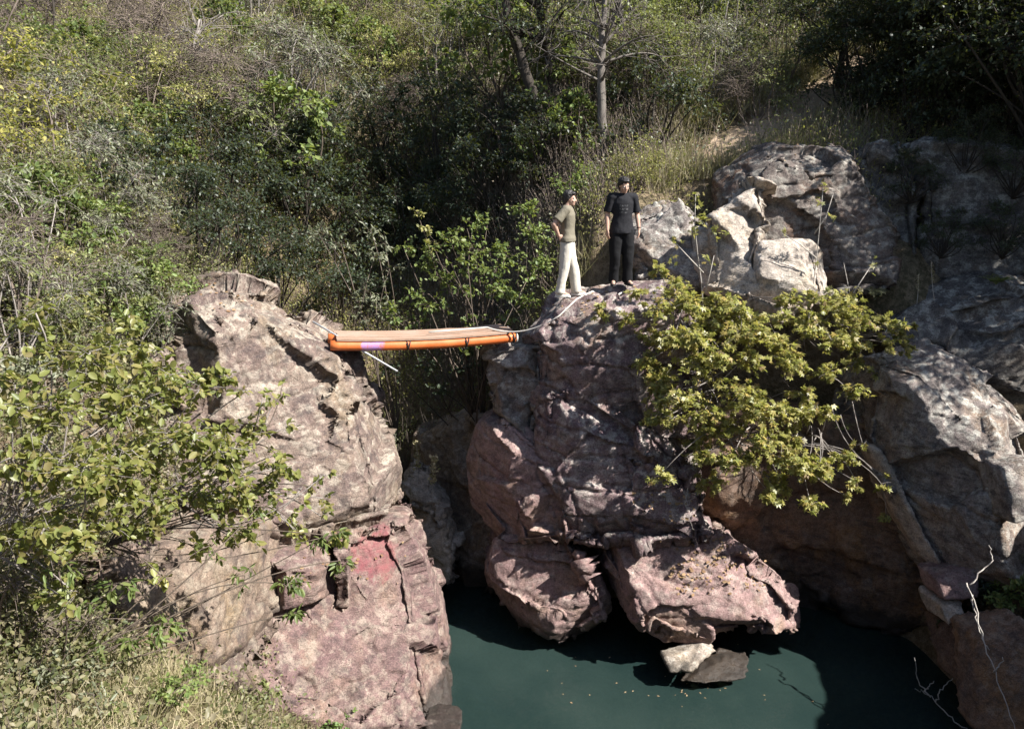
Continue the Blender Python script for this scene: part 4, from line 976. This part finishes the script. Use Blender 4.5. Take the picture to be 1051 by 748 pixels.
branch('pale twig lying on the boulder below the maple bush', [[(706,500,10.75),(704,520,10.72),(712,545,10.75)],[(704,520,10.72),(716,505,10.72)]], .006)
plant('maple_spray', 'small sprays of maple leaves spreading over the ledge right of the maple bush', 'bush', P(880, 345, 12.2), C([(880,325,11.9,.26,110),(905,335,11.8,.26,120),(925,345,11.8,.2,60),(880,355,11.6,.26,110),(860,310,12.0,.24,80),(935,335,11.9,.14,24)]),
    L['maple'], B['grey'], 108, leaf='palm', size=.07, stem_r=.01, twig=8, droop=.2)
for _i, (_px, _py, _w, _lab, _m) in enumerate([(1010, 625, 1.1, 'dark bush in the shade at the foot of the tilted slab', 'dark'), (1048, 640, 1.0, 'green leafy bush at the right edge behind the dry stick', 'green'), (1030, 720, 1.2, 'dark bush in the bottom right corner', 'dark'), (985, 660, .8, 'dark weed beside the water in front of the rubble bank', 'dark'), (1060, 740, 1.0, 'grey green bush at the bottom of the right edge', 'olive')]):
    low_plant(_lab, _px, _py, L[_m], 'oval', .055, 180 + _i, _w, .7, 12, 120, y0=6.5, name='bush', cat='bush')
low_plant('dull green weed on the rubble bank at the right edge', 1045, 690, L['olive'], 'oval', .05, 171, .7, .4, 8, 60, y0=7)
low_plant('grey sprig with fine leaves on top of the dry stick', 1000, 600, L['grey'], 'quad', .035, 172, .5, .4, 7, 50, y0=8)
low_plant('dry grey bush under the tilted slab at the right edge', 1045, 600, L['grey'], 'lance', .05, 173, .8, .5, 8, 50, y0=8)
def floating_leaves():
    rng = np.random.default_rng(33); g = Geo(); n = 34
    p = np.stack([rng.uniform(-.6, 5, n), rng.uniform(8.8, 11.2, n), np.full(n, .006)], 1); p[:22, 0] = 2.6 + rng.normal(0, .7, 22); p[:22, 1] = 10.0 + rng.normal(0, .2, 22)
    add_leaves(g, p, rnd_dirs(rng, n) * [1, 1, .05], np.tile([0, 0, 1.], (n, 1)), rng.uniform(.025, .05, n), 'quad', rng)
    tag(link('floating_leaves', g.mesh('floating_leaves', L['litter'])), kind='stuff')
floating_leaves()
# fallen leaves on the widest boulder and the summit
def litter_on(names, n, seed):
    from mathutils.bvhtree import BVHTree
    rng = np.random.default_rng(seed); g = Geo(); dg = bpy.context.evaluated_depsgraph_get()
    for key, (x0, x1, y0, y1), m in names:
        o = ROCKS[key]; bv = BVHTree.FromObject(o, dg)
        for i in range(m):
            w_ = P(rng.uniform(x0, x1), rng.uniform(y0, y1), 3.0); d = Vector(w_ - np.array([0, 0, CAMZ])).normalized()
            h = bv.ray_cast(Vector((0, 0, CAMZ)) - o.location, d)
            if h[0] is None or h[1].z < .35: continue
            p = np.array(h[0] + o.location + h[1] * .012)
            add_leaves(g, p[None], rnd_dirs(rng, 1) * [1, 1, .2], np.array(h[1])[None] + rnd_dirs(rng, 1) * .3, rng.uniform(.04, .08), 'oval', rng)
    tag(link('fallen_leaves', g.mesh('fallen_leaves', L['litter'])), kind='stuff')
litter_on([('boulderb', (690, 790, 540, 610), 330), ('summit', (560, 650, 290, 330), 60), ('mid', (650, 720, 500, 560), 120), ('cap', (790, 880, 140, 170), 60), ('left', (170, 260, 285, 330), 60), ('ledge', (300, 430, 545, 600), 60)], 0, 181)
# ------------------------------------------------------------------ footbridge, pole and rope
def build_bridge():
    A, Bp = P(343, 354.5, 11.55), P(529, 346, 12.45)
    d = Bp - A; Lh = np.linalg.norm(d); u = d / Lh; back = np.array([-u[1], u[0], 0]); back /= np.linalg.norm(back); up = np.cross(u, back)
    if up[2] < 0: up = -up
    if back[1] < 0: back = -back
    t = thing('footbridge', 'narrow footbridge of orange pipe and reddish boards spanning the ravine', 'footbridge', A)
    s = NT('orange pipe plastic'); pos = s.n('TexCoord').outputs['Object']
    n1 = s.tex(3, 4, .6, coord=pos); n2 = s.tex(30, 4, .6, coord=pos)
    c = s.mix(s.ramp(n1.outputs['Fac'], [(.4, 0), (.65, .7)]).outputs[0], (.46, .10, .02), (.54, .17, .05))
    c = s.mix(s.math('MULTIPLY', s.ramp(n2.outputs['Fac'], [(.3, 1), (.45, 0)]).outputs[0], .45), c, (.20, .075, .035))
    sep = s.n('SeparateXYZ'); s.l(pos, sep.inputs[0])
    x = sep.outputs['X']; wob = s.math('MULTIPLY', s.math('SUBTRACT', n1.outputs['Fac'], .5), .5)
    m1 = s.ramp(s.math('ABSOLUTE', s.math('SUBTRACT', s.math('ADD', x, wob), float(u[0] * .60))), [(.10, 1), (.17, 0)]).outputs[0]
    c = s.mix(s.math('MULTIPLY', m1, s.ramp(n2.outputs['Fac'], [(.3, .2), (.6, .8)]).outputs[0]), c, (.24, .17, .45))
    s.bsdf(c, .5, .4, s.bump(n2.outputs['Fac'], .15, .01))
    w_ = NT('weathered reddish boards'); pos = w_.n('TexCoord').outputs['Object']; mp = w_.n('Mapping'); w_.l(pos, mp.inputs[0]); mp.inputs['Scale'].default_value = (.5, 12, 12)
    n3 = w_.tex(4, 5, .7, coord=mp.outputs[0]); n4 = w_.tex(2, 4, .6, coord=pos)
    cc = w_.mix(w_.ramp(n3.outputs['Fac'], [(.35, 0), (.7, 1)]).outputs[0], (.25, .155, .11), (.34, .235, .17)); cc = w_.mix(w_.ramp(n4.outputs['Fac'], [(.45, 0), (.7, .6)]).outputs[0], cc, (.34, .27, .22))
    w_.bsdf(cc, .85, .15, w_.bump(n3.outputs['Fac'], .4, .01))
    black = plain_mat('black strap', (.012, .012, .012), (.03, .03, .03)); pale = plain_mat('pale pipe end', (.5, .47, .42), (.65, .6, .55))
    rng = np.random.default_rng(3); r = .082
    for off, zz in ((0, 0), (.50, .0)):
        g = Geo(); tt = np.linspace(-.02, 1.0, 24)[:, None]
        sag = -np.array([0, 0, .05]) * (tt * (1 - tt) * 4)
        g.tube(A + d * tt + back * off + sag, r, k=20); pp = link('pipe', g.mesh('pipe', s.m, A), parent=t)
        g = Geo(); g.tube(np.array([A + d * 1.0, A + d * 1.004 + u * .012]) + back * off, r * 1.03, k=20); link('pipe_rim', g.mesh('pipe_rim', pale, A), parent=pp)
    for i in range(4):
        g = Geo(); w0 = -.06 + i * .172; n = 16; tt = np.linspace(.02 + rng.uniform(-.01, .03), .97 + rng.uniform(-.02, .02), n)
        vs = []
        for q in tt:
            c0 = A + d * q - np.array([0, 0, .05 * q * (1 - q) * 4]) + up * (r + .004 + .004 * i % .006)
            for a_, b_ in ((0, 0), (.158, 0), (.158, .03), (0, .03)): vs.append(c0 + back * (w0 + a_) + up * (b_ + rng.normal(0, .0015)))
        f = [[k * 4 + j, k * 4 + (j + 1) % 4, (k + 1) * 4 + (j + 1) % 4, (k + 1) * 4 + j] for k in range(n - 1) for j in range(4)] + [[3, 2, 1, 0], [(n - 1) * 4 + j for j in range(4)]]
        g.add(vs, f); link('board', g.mesh('board', w_.m, A, smooth=False), parent=t)
    for q in (.375, .70, .975):
        g = Geo(); c0 = A + d * q - np.array([0, 0, .05 * q * (1 - q) * 4]); th = np.linspace(-2.6, 2.4, 16)
        for sl_ in (0, .05):
            ring = np.array([c0 + (r + .008) * (math.cos(a) * up - math.sin(a) * back) + u * (sl_ + .03 * math.sin(a + sl_ * 30)) for a in th]); g.tube(ring, .009, k=6)
        kn = c0 - back * r * .9 + up * .04; g.tube(np.array([kn, kn - back * .03 - up * .05 + u * .04, kn - back * .02 - up * .10 + u * .02]), .008, .004, 5)
        link('strap', g.mesh('strap', black, A), parent=t)
build_bridge()
def build_pole():
    a, b = P(321, 330, 11.85), P(408, 381, 11.55); m = plain_mat('galvanised steel', (.20, .20, .205), (.36, .36, .36), 30, .45, .5)
    g = Geo(); g.tube(np.array([a, a * .6 + b * .4, b]), .016, k=12)
    tag(link('metal_pole', g.mesh('metal_pole', m, a), a), 'grey metal pole slanting under the left end of the footbridge', 'pole')
build_pole()

from mathutils.bvhtree import BVHTree
def drop(x, y, keys, z0=12):
    dg = bpy.context.evaluated_depsgraph_get(); best = None
    for k in keys:
        o = ROCKS[k]; h = BVHTree.FromObject(o, dg).ray_cast(Vector((x, y, z0)) - o.location, Vector((0, 0, -1)))
        if h[0] is not None: best = max(best if best is not None else -9, h[0].z + o.location.z)
    g = ground_z(x, y)[0]
    return g if best is None else max(best, g)
def build_rope():
    m = plain_mat('pale rope', (.40, .37, .33), (.62, .58, .52), 80, .9, .1)
    px = [(640,288,12.9),(625,293,12.75),(608,300,12.5),(592,308,12.25),(574,317,12.0)]
    pts = []
    for q in px:
        w_ = P(*q); pts.append([w_[0], w_[1], drop(w_[0], w_[1], ['summit']) + .02])
    e = np.array(pts[-1]); f = P(500, 336, 12.5); h = P(440, 341, 12.15)
    tt = np.linspace(0, 1, 14)[1:, None]; sagc = e + (f - e) * tt - np.array([0, 0, .16]) * (tt * (1 - tt) * 4)
    pts = np.concatenate([np.array(pts), sagc, f + (h - f) * np.linspace(0, 1, 5)[1:, None]])
    g = Geo(); g.tube(pts, .014, k=6)
    tag(link('rope', g.mesh('rope', m, pts[0]), pts[0]), 'pale rope slung from the crag top down along the footbridge', 'rope')
build_rope()

# ------------------------------------------------------------------ the two men
def ell(g, c, r, n=16, rot=None):
    th = np.linspace(0, math.pi, n); ph = np.arange(2 * n) * math.pi / n
    v = [(0, 0, 1.)] + [(math.sin(t) * math.cos(p), math.sin(t) * math.sin(p), math.cos(t)) for t in th[1:-1] for p in ph] + [(0, 0, -1.)]
    v = np.array(v) * np.asarray(r)
    if rot is not None: v = v @ np.array(rot).T
    m = 2 * n; f4 = [[1 + i * m + j, 1 + (i + 1) * m + j, 1 + (i + 1) * m + (j + 1) % m, 1 + i * m + (j + 1) % m] for i in range(n - 3) for j in range(m)]
    o = g.n; g.add(v + np.asarray(c), f4)
    last = len(v) - 1
    g.f.append(np.array([[o, o + 1 + j, o + 1 + (j + 1) % m] for j in range(m)])); g.f.append(np.array([[o + last, o + last - m + (j + 1) % m, o + last - m + j] for j in range(m)]))
def limb(g, pts, rad, k=14):
    """a tapered limb through joints, with its joints rounded"""
    pts = np.asarray(pts, float); out, rr = [], []
    for i in range(len(pts) - 1):
        for t in np.linspace(0, 1, 7)[(1 if i else 0):]:
            out.append(pts[i] * (1 - t) + pts[i + 1] * t); rr.append(rad[i] * (1 - t) + rad[i + 1] * t)
    out = np.array(out); g.tube(out, np.array(rr), k=k)
    for p, r in zip(pts, rad): ell(g, p, (r, r, r), 8)
def loft(g, rings, k=24):
    """torso from elliptical rings (x, y, z, rx, ry)"""
    th = np.arange(k) * 2 * math.pi / k; v = []
    for x, y, z, rx, ry in rings: v += [(x + rx * math.cos(a), y + ry * math.sin(a), z) for a in th]
    n = len(rings); f = [[i * k + j, i * k + (j + 1) % k, (i + 1) * k + (j + 1) % k, (i + 1) * k + j] for i in range(n - 1) for j in range(k)]
    o = g.n; g.add(v, f)
    a, b = np.array(rings[0][:3]), np.array(rings[-1][:3])
    c = g.n; g.v.append(np.array([a, b])); g.n += 2
    g.f.append(np.array([[c, o + (j + 1) % k, o + j] for j in range(k)])); g.f.append(np.array([[c + 1, o + (n - 1) * k + j, o + (n - 1) * k + (j + 1) % k] for j in range(k)]))
def unify(g, name, mat, voxel, it=3, wrinkle=0.0, seed=0, freq=9, fold=None):
    me = g.mesh('raw', [])
    def setup(o):
        m = o.modifiers.new('r', 'REMESH'); m.mode = 'VOXEL'; m.voxel_size = voxel
        m2 = o.modifiers.new('s', 'SMOOTH'); m2.factor = .5; m2.iterations = it
    me = temp_eval(me, setup)
    if wrinkle:
        v, n = get_v(me), get_n(me); q = v * np.array([1, 1, .75]) * freq
        set_v(me, v + n * (wrinkle * (ridged(q, 2, seed) * .6 + fbm(q * .6, 2, seed + 5)))[:, None])
    smooth_all(me); me.name = name; me.materials.clear(); me.materials.append(mat); return me
def hand(g, wrist, d, palm_n, thumb_side, curl=.5, s=1.0):
    """palm, four bent fingers and a thumb; d points along the hand, palm_n out of the palm"""
    d = np.asarray(d, float); d /= np.linalg.norm(d); n = np.asarray(palm_n, float); n -= d * (n @ d); n /= np.linalg.norm(n); x = np.cross(d, n) * thumb_side
    w_ = np.asarray(wrist, float); pc = w_ + d * .05 * s
    ell(g, pc, (.042 * s, .052 * s, .017 * s), 8, rot=np.stack([x, d, n], 1))
    for i, (off, L_) in enumerate(((.030, .072), (.011, .080), (-.009, .075), (-.028, .058))):
        p = w_ + d * .085 * s + x * off * s; pts = [p - d * .03 * s, p]; a = .2 * curl
        for seg in (.45, .32, .23):
            a += curl * .55; pts.append(pts[-1] + (d * math.cos(a) + n * math.sin(a)) * L_ * seg * s)
        limb(g, pts, [.0095 * s, .0095 * s, .0088 * s, .008 * s, .007 * s], 8)
    t0 = w_ + d * .03 * s + x * .032 * s; t1 = t0 + (d * .6 + x * .75 + n * .2) * .034 * s; t2 = t1 + (d * .9 + x * .2 + n * .35) * .03 * s; t3 = t2 + (d * .95 + n * .3) * .022 * s
    limb(g, [t0, t1, t2, t3], [.013 * s, .011 * s, .010 * s, .008 * s], 8)
def head_geo(g, c, rot):
    """head with brow, nose, lips, chin and ears; faces -y before turning"""
    T = lambda p: np.asarray(c) + np.array(rot) @ np.asarray(p, float)
    Rm = np.array(rot)
    ell(g, T((0, .01, .025)), (.075, .093, .088), 14, Rm); ell(g, T((0, -.025, -.035)), (.058, .068, .078), 12, Rm)
    ell(g, T((0, -.062, -.088)), (.028, .026, .022), 8, Rm)
    limb(g, [T((0, -.088, .012)), T((0, -.108, -.028))], [.009, .014], 8)
    for s_ in (-1, 1):
        ell(g, T((s_ * .012, -.096, -.030)), (.010, .011, .008), 6, Rm); ell(g, T((s_ * .074, .012, -.005)), (.011, .018, .030), 8, Rm)
        ell(g, T((s_ * .03, -.078, .022)), (.022, .013, .007), 6, Rm); ell(g, T((s_ * .036, -.066, -.03)), (.022, .02, .02), 6, Rm)
    ell(g, T((0, -.088, -.056)), (.022, .010, .005), 6, Rm); ell(g, T((0, -.086, -.066)), (.019, .010, .006), 6, Rm)
def eyes_geo(c, rot, s_):
    gw, gp = Geo(), Geo(); T = lambda p: np.asarray(c) + np.array(rot) @ np.asarray(p, float)
    if True:
        ell(gw, T((s_ * .030, -.078, .004)), (.0115, .0115, .009), 8); ell(gp, T((s_ * .030, -.0875, .003)), (.0055, .004, .0055), 6)
    return gw, gp
def hair_geo(g, c, rot, full=1.0, rng=None):
    T = lambda p: np.asarray(c) + np.array(rot) @ np.asarray(p, float); Rm = np.array(rot)
    ell(g, T((0, .028, .045)), (.090, .098, .094), 14, Rm); ell(g, T((0, .060, -.02)), (.078, .062, .085), 12, Rm)
    for s_ in (-1, 1): ell(g, T((s_ * .070, .035, .01)), (.022, .05, .05), 8, Rm)
    ell(g, T((0, -.048, .088)), (.066, .048, .032), 10, Rm)
    for i in range(int(46 * full)):
        a = rng.uniform(0, 6.283); t = rng.uniform(.1, 1.25); d = np.array([math.sin(t) * math.cos(a), math.sin(t) * math.sin(a), math.cos(t)])
        if d[1] < -.75 and d[2] < .55: continue
        ell(g, T(np.array([0, .026, .045]) + d * [.080, .088, .085]), np.array([.016, .016, .012]) * rng.uniform(.7, 1.5), 6)
SK = plain_mat('skin', (.36, .22, .16), (.44, .28, .21), 30, .55, .35, .1)
HAIR = plain_mat('black hair', (.008, .007, .006), (.022, .018, .016), 90, .5, .4, .6)
EYE = plain_mat('eye white', (.6, .58, .55), (.7, .68, .65)); PUP = plain_mat('dark iris', (.01, .008, .006), (.02, .015, .01))
def person(label, loc, rz, scale, J, head_rot, hair_full, cols, shoe_dirs, seed, extra=None):
    rng = np.random.default_rng(seed)
    t = thing('person', label, 'person', loc); t.rotation_euler = (0, 0, rz); t.scale = (scale,) * 3
    g = Geo(); hc = np.array(J['head'])
    loft(g, [(0, .0, .86, .10, .08), (0, .0, .93, .155, .105), (0, 0, 1.02, .145, .10), (0, -.004, 1.12, .135, .092), (0, -.004, 1.25, .150, .102), (0, .0, 1.36, .165, .105), (0, .008, 1.44, .150, .085), (0, .012, 1.49, .085, .065)])
    limb(g, [(0, .015, 1.46), (0, .0, 1.54), hc + [0, .012, -.03]], [.066, .055, .056])
    head_geo(g, hc, head_rot)
    for side in ('r', 'l'):
        sh, el, wr = (np.array(J[side + k]) for k in ('sh', 'el', 'wr')); limb(g, [sh * [.6, 1, 1], sh, (sh + el) / 2, el], [.06, .056, .048, .040]); limb(g, [el, el * .7 + wr * .3, wr], [.040, .042, .027])
        hd = np.array(J[side + 'hd']); hand(g, wr, hd, np.array(J[side + 'pn']), J[side + 'th'], J.get(side + 'curl', .5))
        hp, kn, an = (np.array(J[side + k]) for k in ('hp', 'kn', 'an')); limb(g, [hp, hp * .5 + kn * .5, kn], [.088, .078, .056]); limb(g, [kn, kn * .65 + an * .35, an], [.056, .056, .038])
        limb(g, [an, an + np.array(shoe_dirs[side]) * .14 - [0, 0, .045]], [.04, .03])
    link('body', unify(g, 'body', SK, .0085, 2), parent=t)
    for s_ in (-1, 1):
        gw, gp = eyes_geo(hc, head_rot, s_); ew = link('eye', gw.mesh('eye', EYE), parent=t); link('pupil', gp.mesh('pupil', PUP), parent=ew)
    g = Geo(); hair_geo(g, hc, head_rot, hair_full, rng); link('hair', unify(g, 'hair', HAIR, .008, 1, .006, seed, 30), parent=t)
    # shirt
    g = Geo(); hem = J.get('hem', .86)
    loft(g, [(0, .0, hem, .212, .148), (0, .0, hem + .06, .208, .144), (0, 0, 1.04, .182, .126), (0, -.004, 1.14, .160, .116), (0, -.004, 1.26, .168, .122), (0, .0, 1.36, .180, .122), (0, .008, 1.44, .166, .102), (0, .012, 1.485, .105, .082), (0, .010, 1.51, .075, .068)])
    for side in ('r', 'l'):
        sh, el = np.array(J[side + 'sh']), np.array(J[side + 'el']); e = sh + (el - sh) * J.get('sleeve', .78); limb(g, [sh * [.55, 1, 1] + [0, 0, .0], sh + [0, 0, .004], (sh + e) / 2], [.078, .076, .074]); g.tube(np.array([(sh + e) / 2, e * .5 + (sh + e) * .25, e]), np.array([.074, .076, .080]), k=16)
    link('shirt', unify(g, 'shirt', cols[0], .011, 2, .007, seed + 3, 8), parent=t)
    # trousers
    g = Geo(); loft(g, [(0, .0, .84, .12, .10), (0, .0, .90, .168, .122), (0, 0, .98, .158, .115), (0, 0, 1.03, .15, .110)])
    for side in ('r', 'l'):
        hp, kn, an = (np.array(J[side + k]) for k in ('hp', 'kn', 'an')); limb(g, [hp, hp * .5 + kn * .5, kn], [.112, .106, .090]); g.tube(np.array([kn, kn * .75 + an * .25, kn * .4 + an * .6, an - [0, 0, .025]]), np.array([.089, .086, .080, .080]), k=16); ell(g, kn, (.089,) * 3, 8)
    link('trousers', unify(g, 'trousers', cols[1], .012, 2, .010, seed + 8, 7), parent=t)
    for side in ('r', 'l'):
        g = Geo(); an = np.array(J[side + 'an']); d = np.array(shoe_dirs[side], float); z0 = an[2] - .09
        rot = np.array([[d[1], -d[0], 0], d, [0, 0, 1]]).T; rot = np.stack([np.cross(d, [0, 0, 1]), d, np.array([0, 0, 1.])], 1)
        c0 = np.array([an[0], an[1], z0])
        ell(g, c0 + d * .05 + [0, 0, .035], (.047, .135, .035), 10, rot); ell(g, c0 + d * .0 + [0, 0, .06], (.045, .07, .055), 10, rot); ell(g, c0 + d * .05 + [0, 0, .012], (.05, .145, .014), 10, rot); ell(g, c0 + d * .12 + [0, 0, .03], (.045, .06, .032), 10, rot)
        link('shoe', unify(g, 'shoe', cols[2], .009, 1), parent=t)
    if extra: extra(t, J)
    return t
rx = lambda a: np.array(Matrix.Rotation(R(a), 3, 'X')); rz_ = lambda a: np.array(Matrix.Rotation(R(a), 3, 'Z'))
def cloth(name, c0, c1, rough=.85): return plain_mat(name, c0, c1, 60, rough, .15, .3, .004)
# man in the olive shirt, turned to the right, hands on his hips
J1 = dict(head=(0, -.03, 1.615), rsh=(-.175, .02, 1.44), lsh=(.175, .02, 1.44), rel=(-.27, .20, 1.22), lel=(.29, .16, 1.20), rwr=(-.175, .13, 1.03), lwr=(.185, .06, 1.02),
    rhd=(.35, -.75, -.35), lhd=(-.3, -.8, -.3), rpn=(1, .3, 0), lpn=(-1, .3, 0), rth=-1, lth=1, rcurl=.35, lcurl=.35,
    rhp=(-.088, .0, .90), lhp=(.088, .0, .90), rkn=(-.105, .03, .49), lkn=(.10, -.10, .49), ran=(-.12, .10, .09), lan=(.11, -.16, .09), hem=.93, sleeve=.72)
foot = lambda w: max(drop(w[0] + a, w[1] + b, ['summit']) for a in (-.2, 0, .2) for b in (-.12, 0, .12))
w1 = P(581, 307, 12.3); z1 = foot(w1)
person('man in olive shirt and cream trousers, hands on hips, facing right', (w1[0], w1[1], z1 - .005), R(82), .985, J1, rz_(-8) @ rx(2), 1.0,
    (cloth('olive cotton', (.13, .115, .085), (.18, .16, .12)), cloth('cream trousers', (.42, .385, .33), (.52, .48, .41)), cloth('pale shoes', (.45, .42, .38), (.6, .57, .52))), {'r': (0, -1, 0), 'l': (.1, -.995, 0)}, 201)
# man in black, facing the camera, arms hanging, head bowed
def black_shirt():
    s = NT('black shirt with faded print'); pos = s.n('TexCoord').outputs['Object']; sep = s.n('SeparateXYZ'); s.l(pos, sep.inputs[0])
    n = s.tex(26, 4, .7, coord=pos); n0 = s.tex(60, 3, .6, coord=pos)
    def box(o, a, b): return s.math('MULTIPLY', s.math('GREATER_THAN', o, a), s.math('LESS_THAN', o, b))
    m = s.math('MULTIPLY', box(sep.outputs['X'], -.075, .06), box(sep.outputs['Z'], 1.20, 1.36)); m = s.math('MULTIPLY', m, s.math('LESS_THAN', sep.outputs['Y'], 0.0))
    rows = s.math('GREATER_THAN', s.math('FRACT', s.math('MULTIPLY', sep.outputs['Z'], 18.0)), .55)
    m = s.math('MULTIPLY', s.math('MULTIPLY', m, rows), s.math('GREATER_THAN', n.outputs['Fac'], .48))
    c = s.mix(s.math('MULTIPLY', m, .3), s.ramp(n0.outputs['Fac'], [(.3, (.010, .010, .012)), (.7, (.020, .020, .023))]).outputs[0], (.20, .20, .20))
    s.bsdf(c, .85, .15); return s.m
def watch(t, J):
    wr, el = np.array(J['lwr']), np.array(J['lel']); d = (wr - el) / np.linalg.norm(wr - el); c = wr - d * .03; g = Geo()
    a = np.cross(d, [0, 1, 0]); a /= np.linalg.norm(a); b = np.cross(d, a); th = np.linspace(0, 6.283, 25); g.tube(np.array([c + .032 * (math.cos(x) * a + math.sin(x) * b) for x in th]), .007, k=6)
    link('wristwatch', g.mesh('wristwatch', cloth('watch strap', (.015, .015, .015), (.03, .03, .03), .5)), parent=t)
J2 = dict(head=(0, -.045, 1.635), rsh=(-.185, .01, 1.445), lsh=(.185, .01, 1.445), rel=(-.245, .03, 1.17), lel=(.255, .03, 1.17), rwr=(-.255, -.05, .93), lwr=(.275, -.05, .93),
    rhd=(.02, -.15, -1), lhd=(.0, -.15, -1), rpn=(.9, .4, 0), lpn=(-.9, .4, 0), rth=-1, lth=1,
    rhp=(-.09, .0, .90), lhp=(.09, .0, .90), rkn=(-.10, -.02, .49), lkn=(.11, -.02, .49), ran=(-.11, .03, .09), lan=(.13, .02, .09), hem=.87, sleeve=.86)
w2 = P(636, 296, 12.95); z2 = foot(w2)
person('man in black shirt and black trousers standing with bowed head', (w2[0], w2[1], z2 - .005), R(6), 1.04, J2, rx(14) @ rz_(8), 1.2,
    (black_shirt(), cloth('black trousers', (.006, .006, .007), (.012, .012, .013)), cloth('dark shoes', (.015, .014, .014), (.04, .036, .034))), {'r': (-.2, -.98, 0), 'l': (.25, -.97, 0)}, 211, watch)
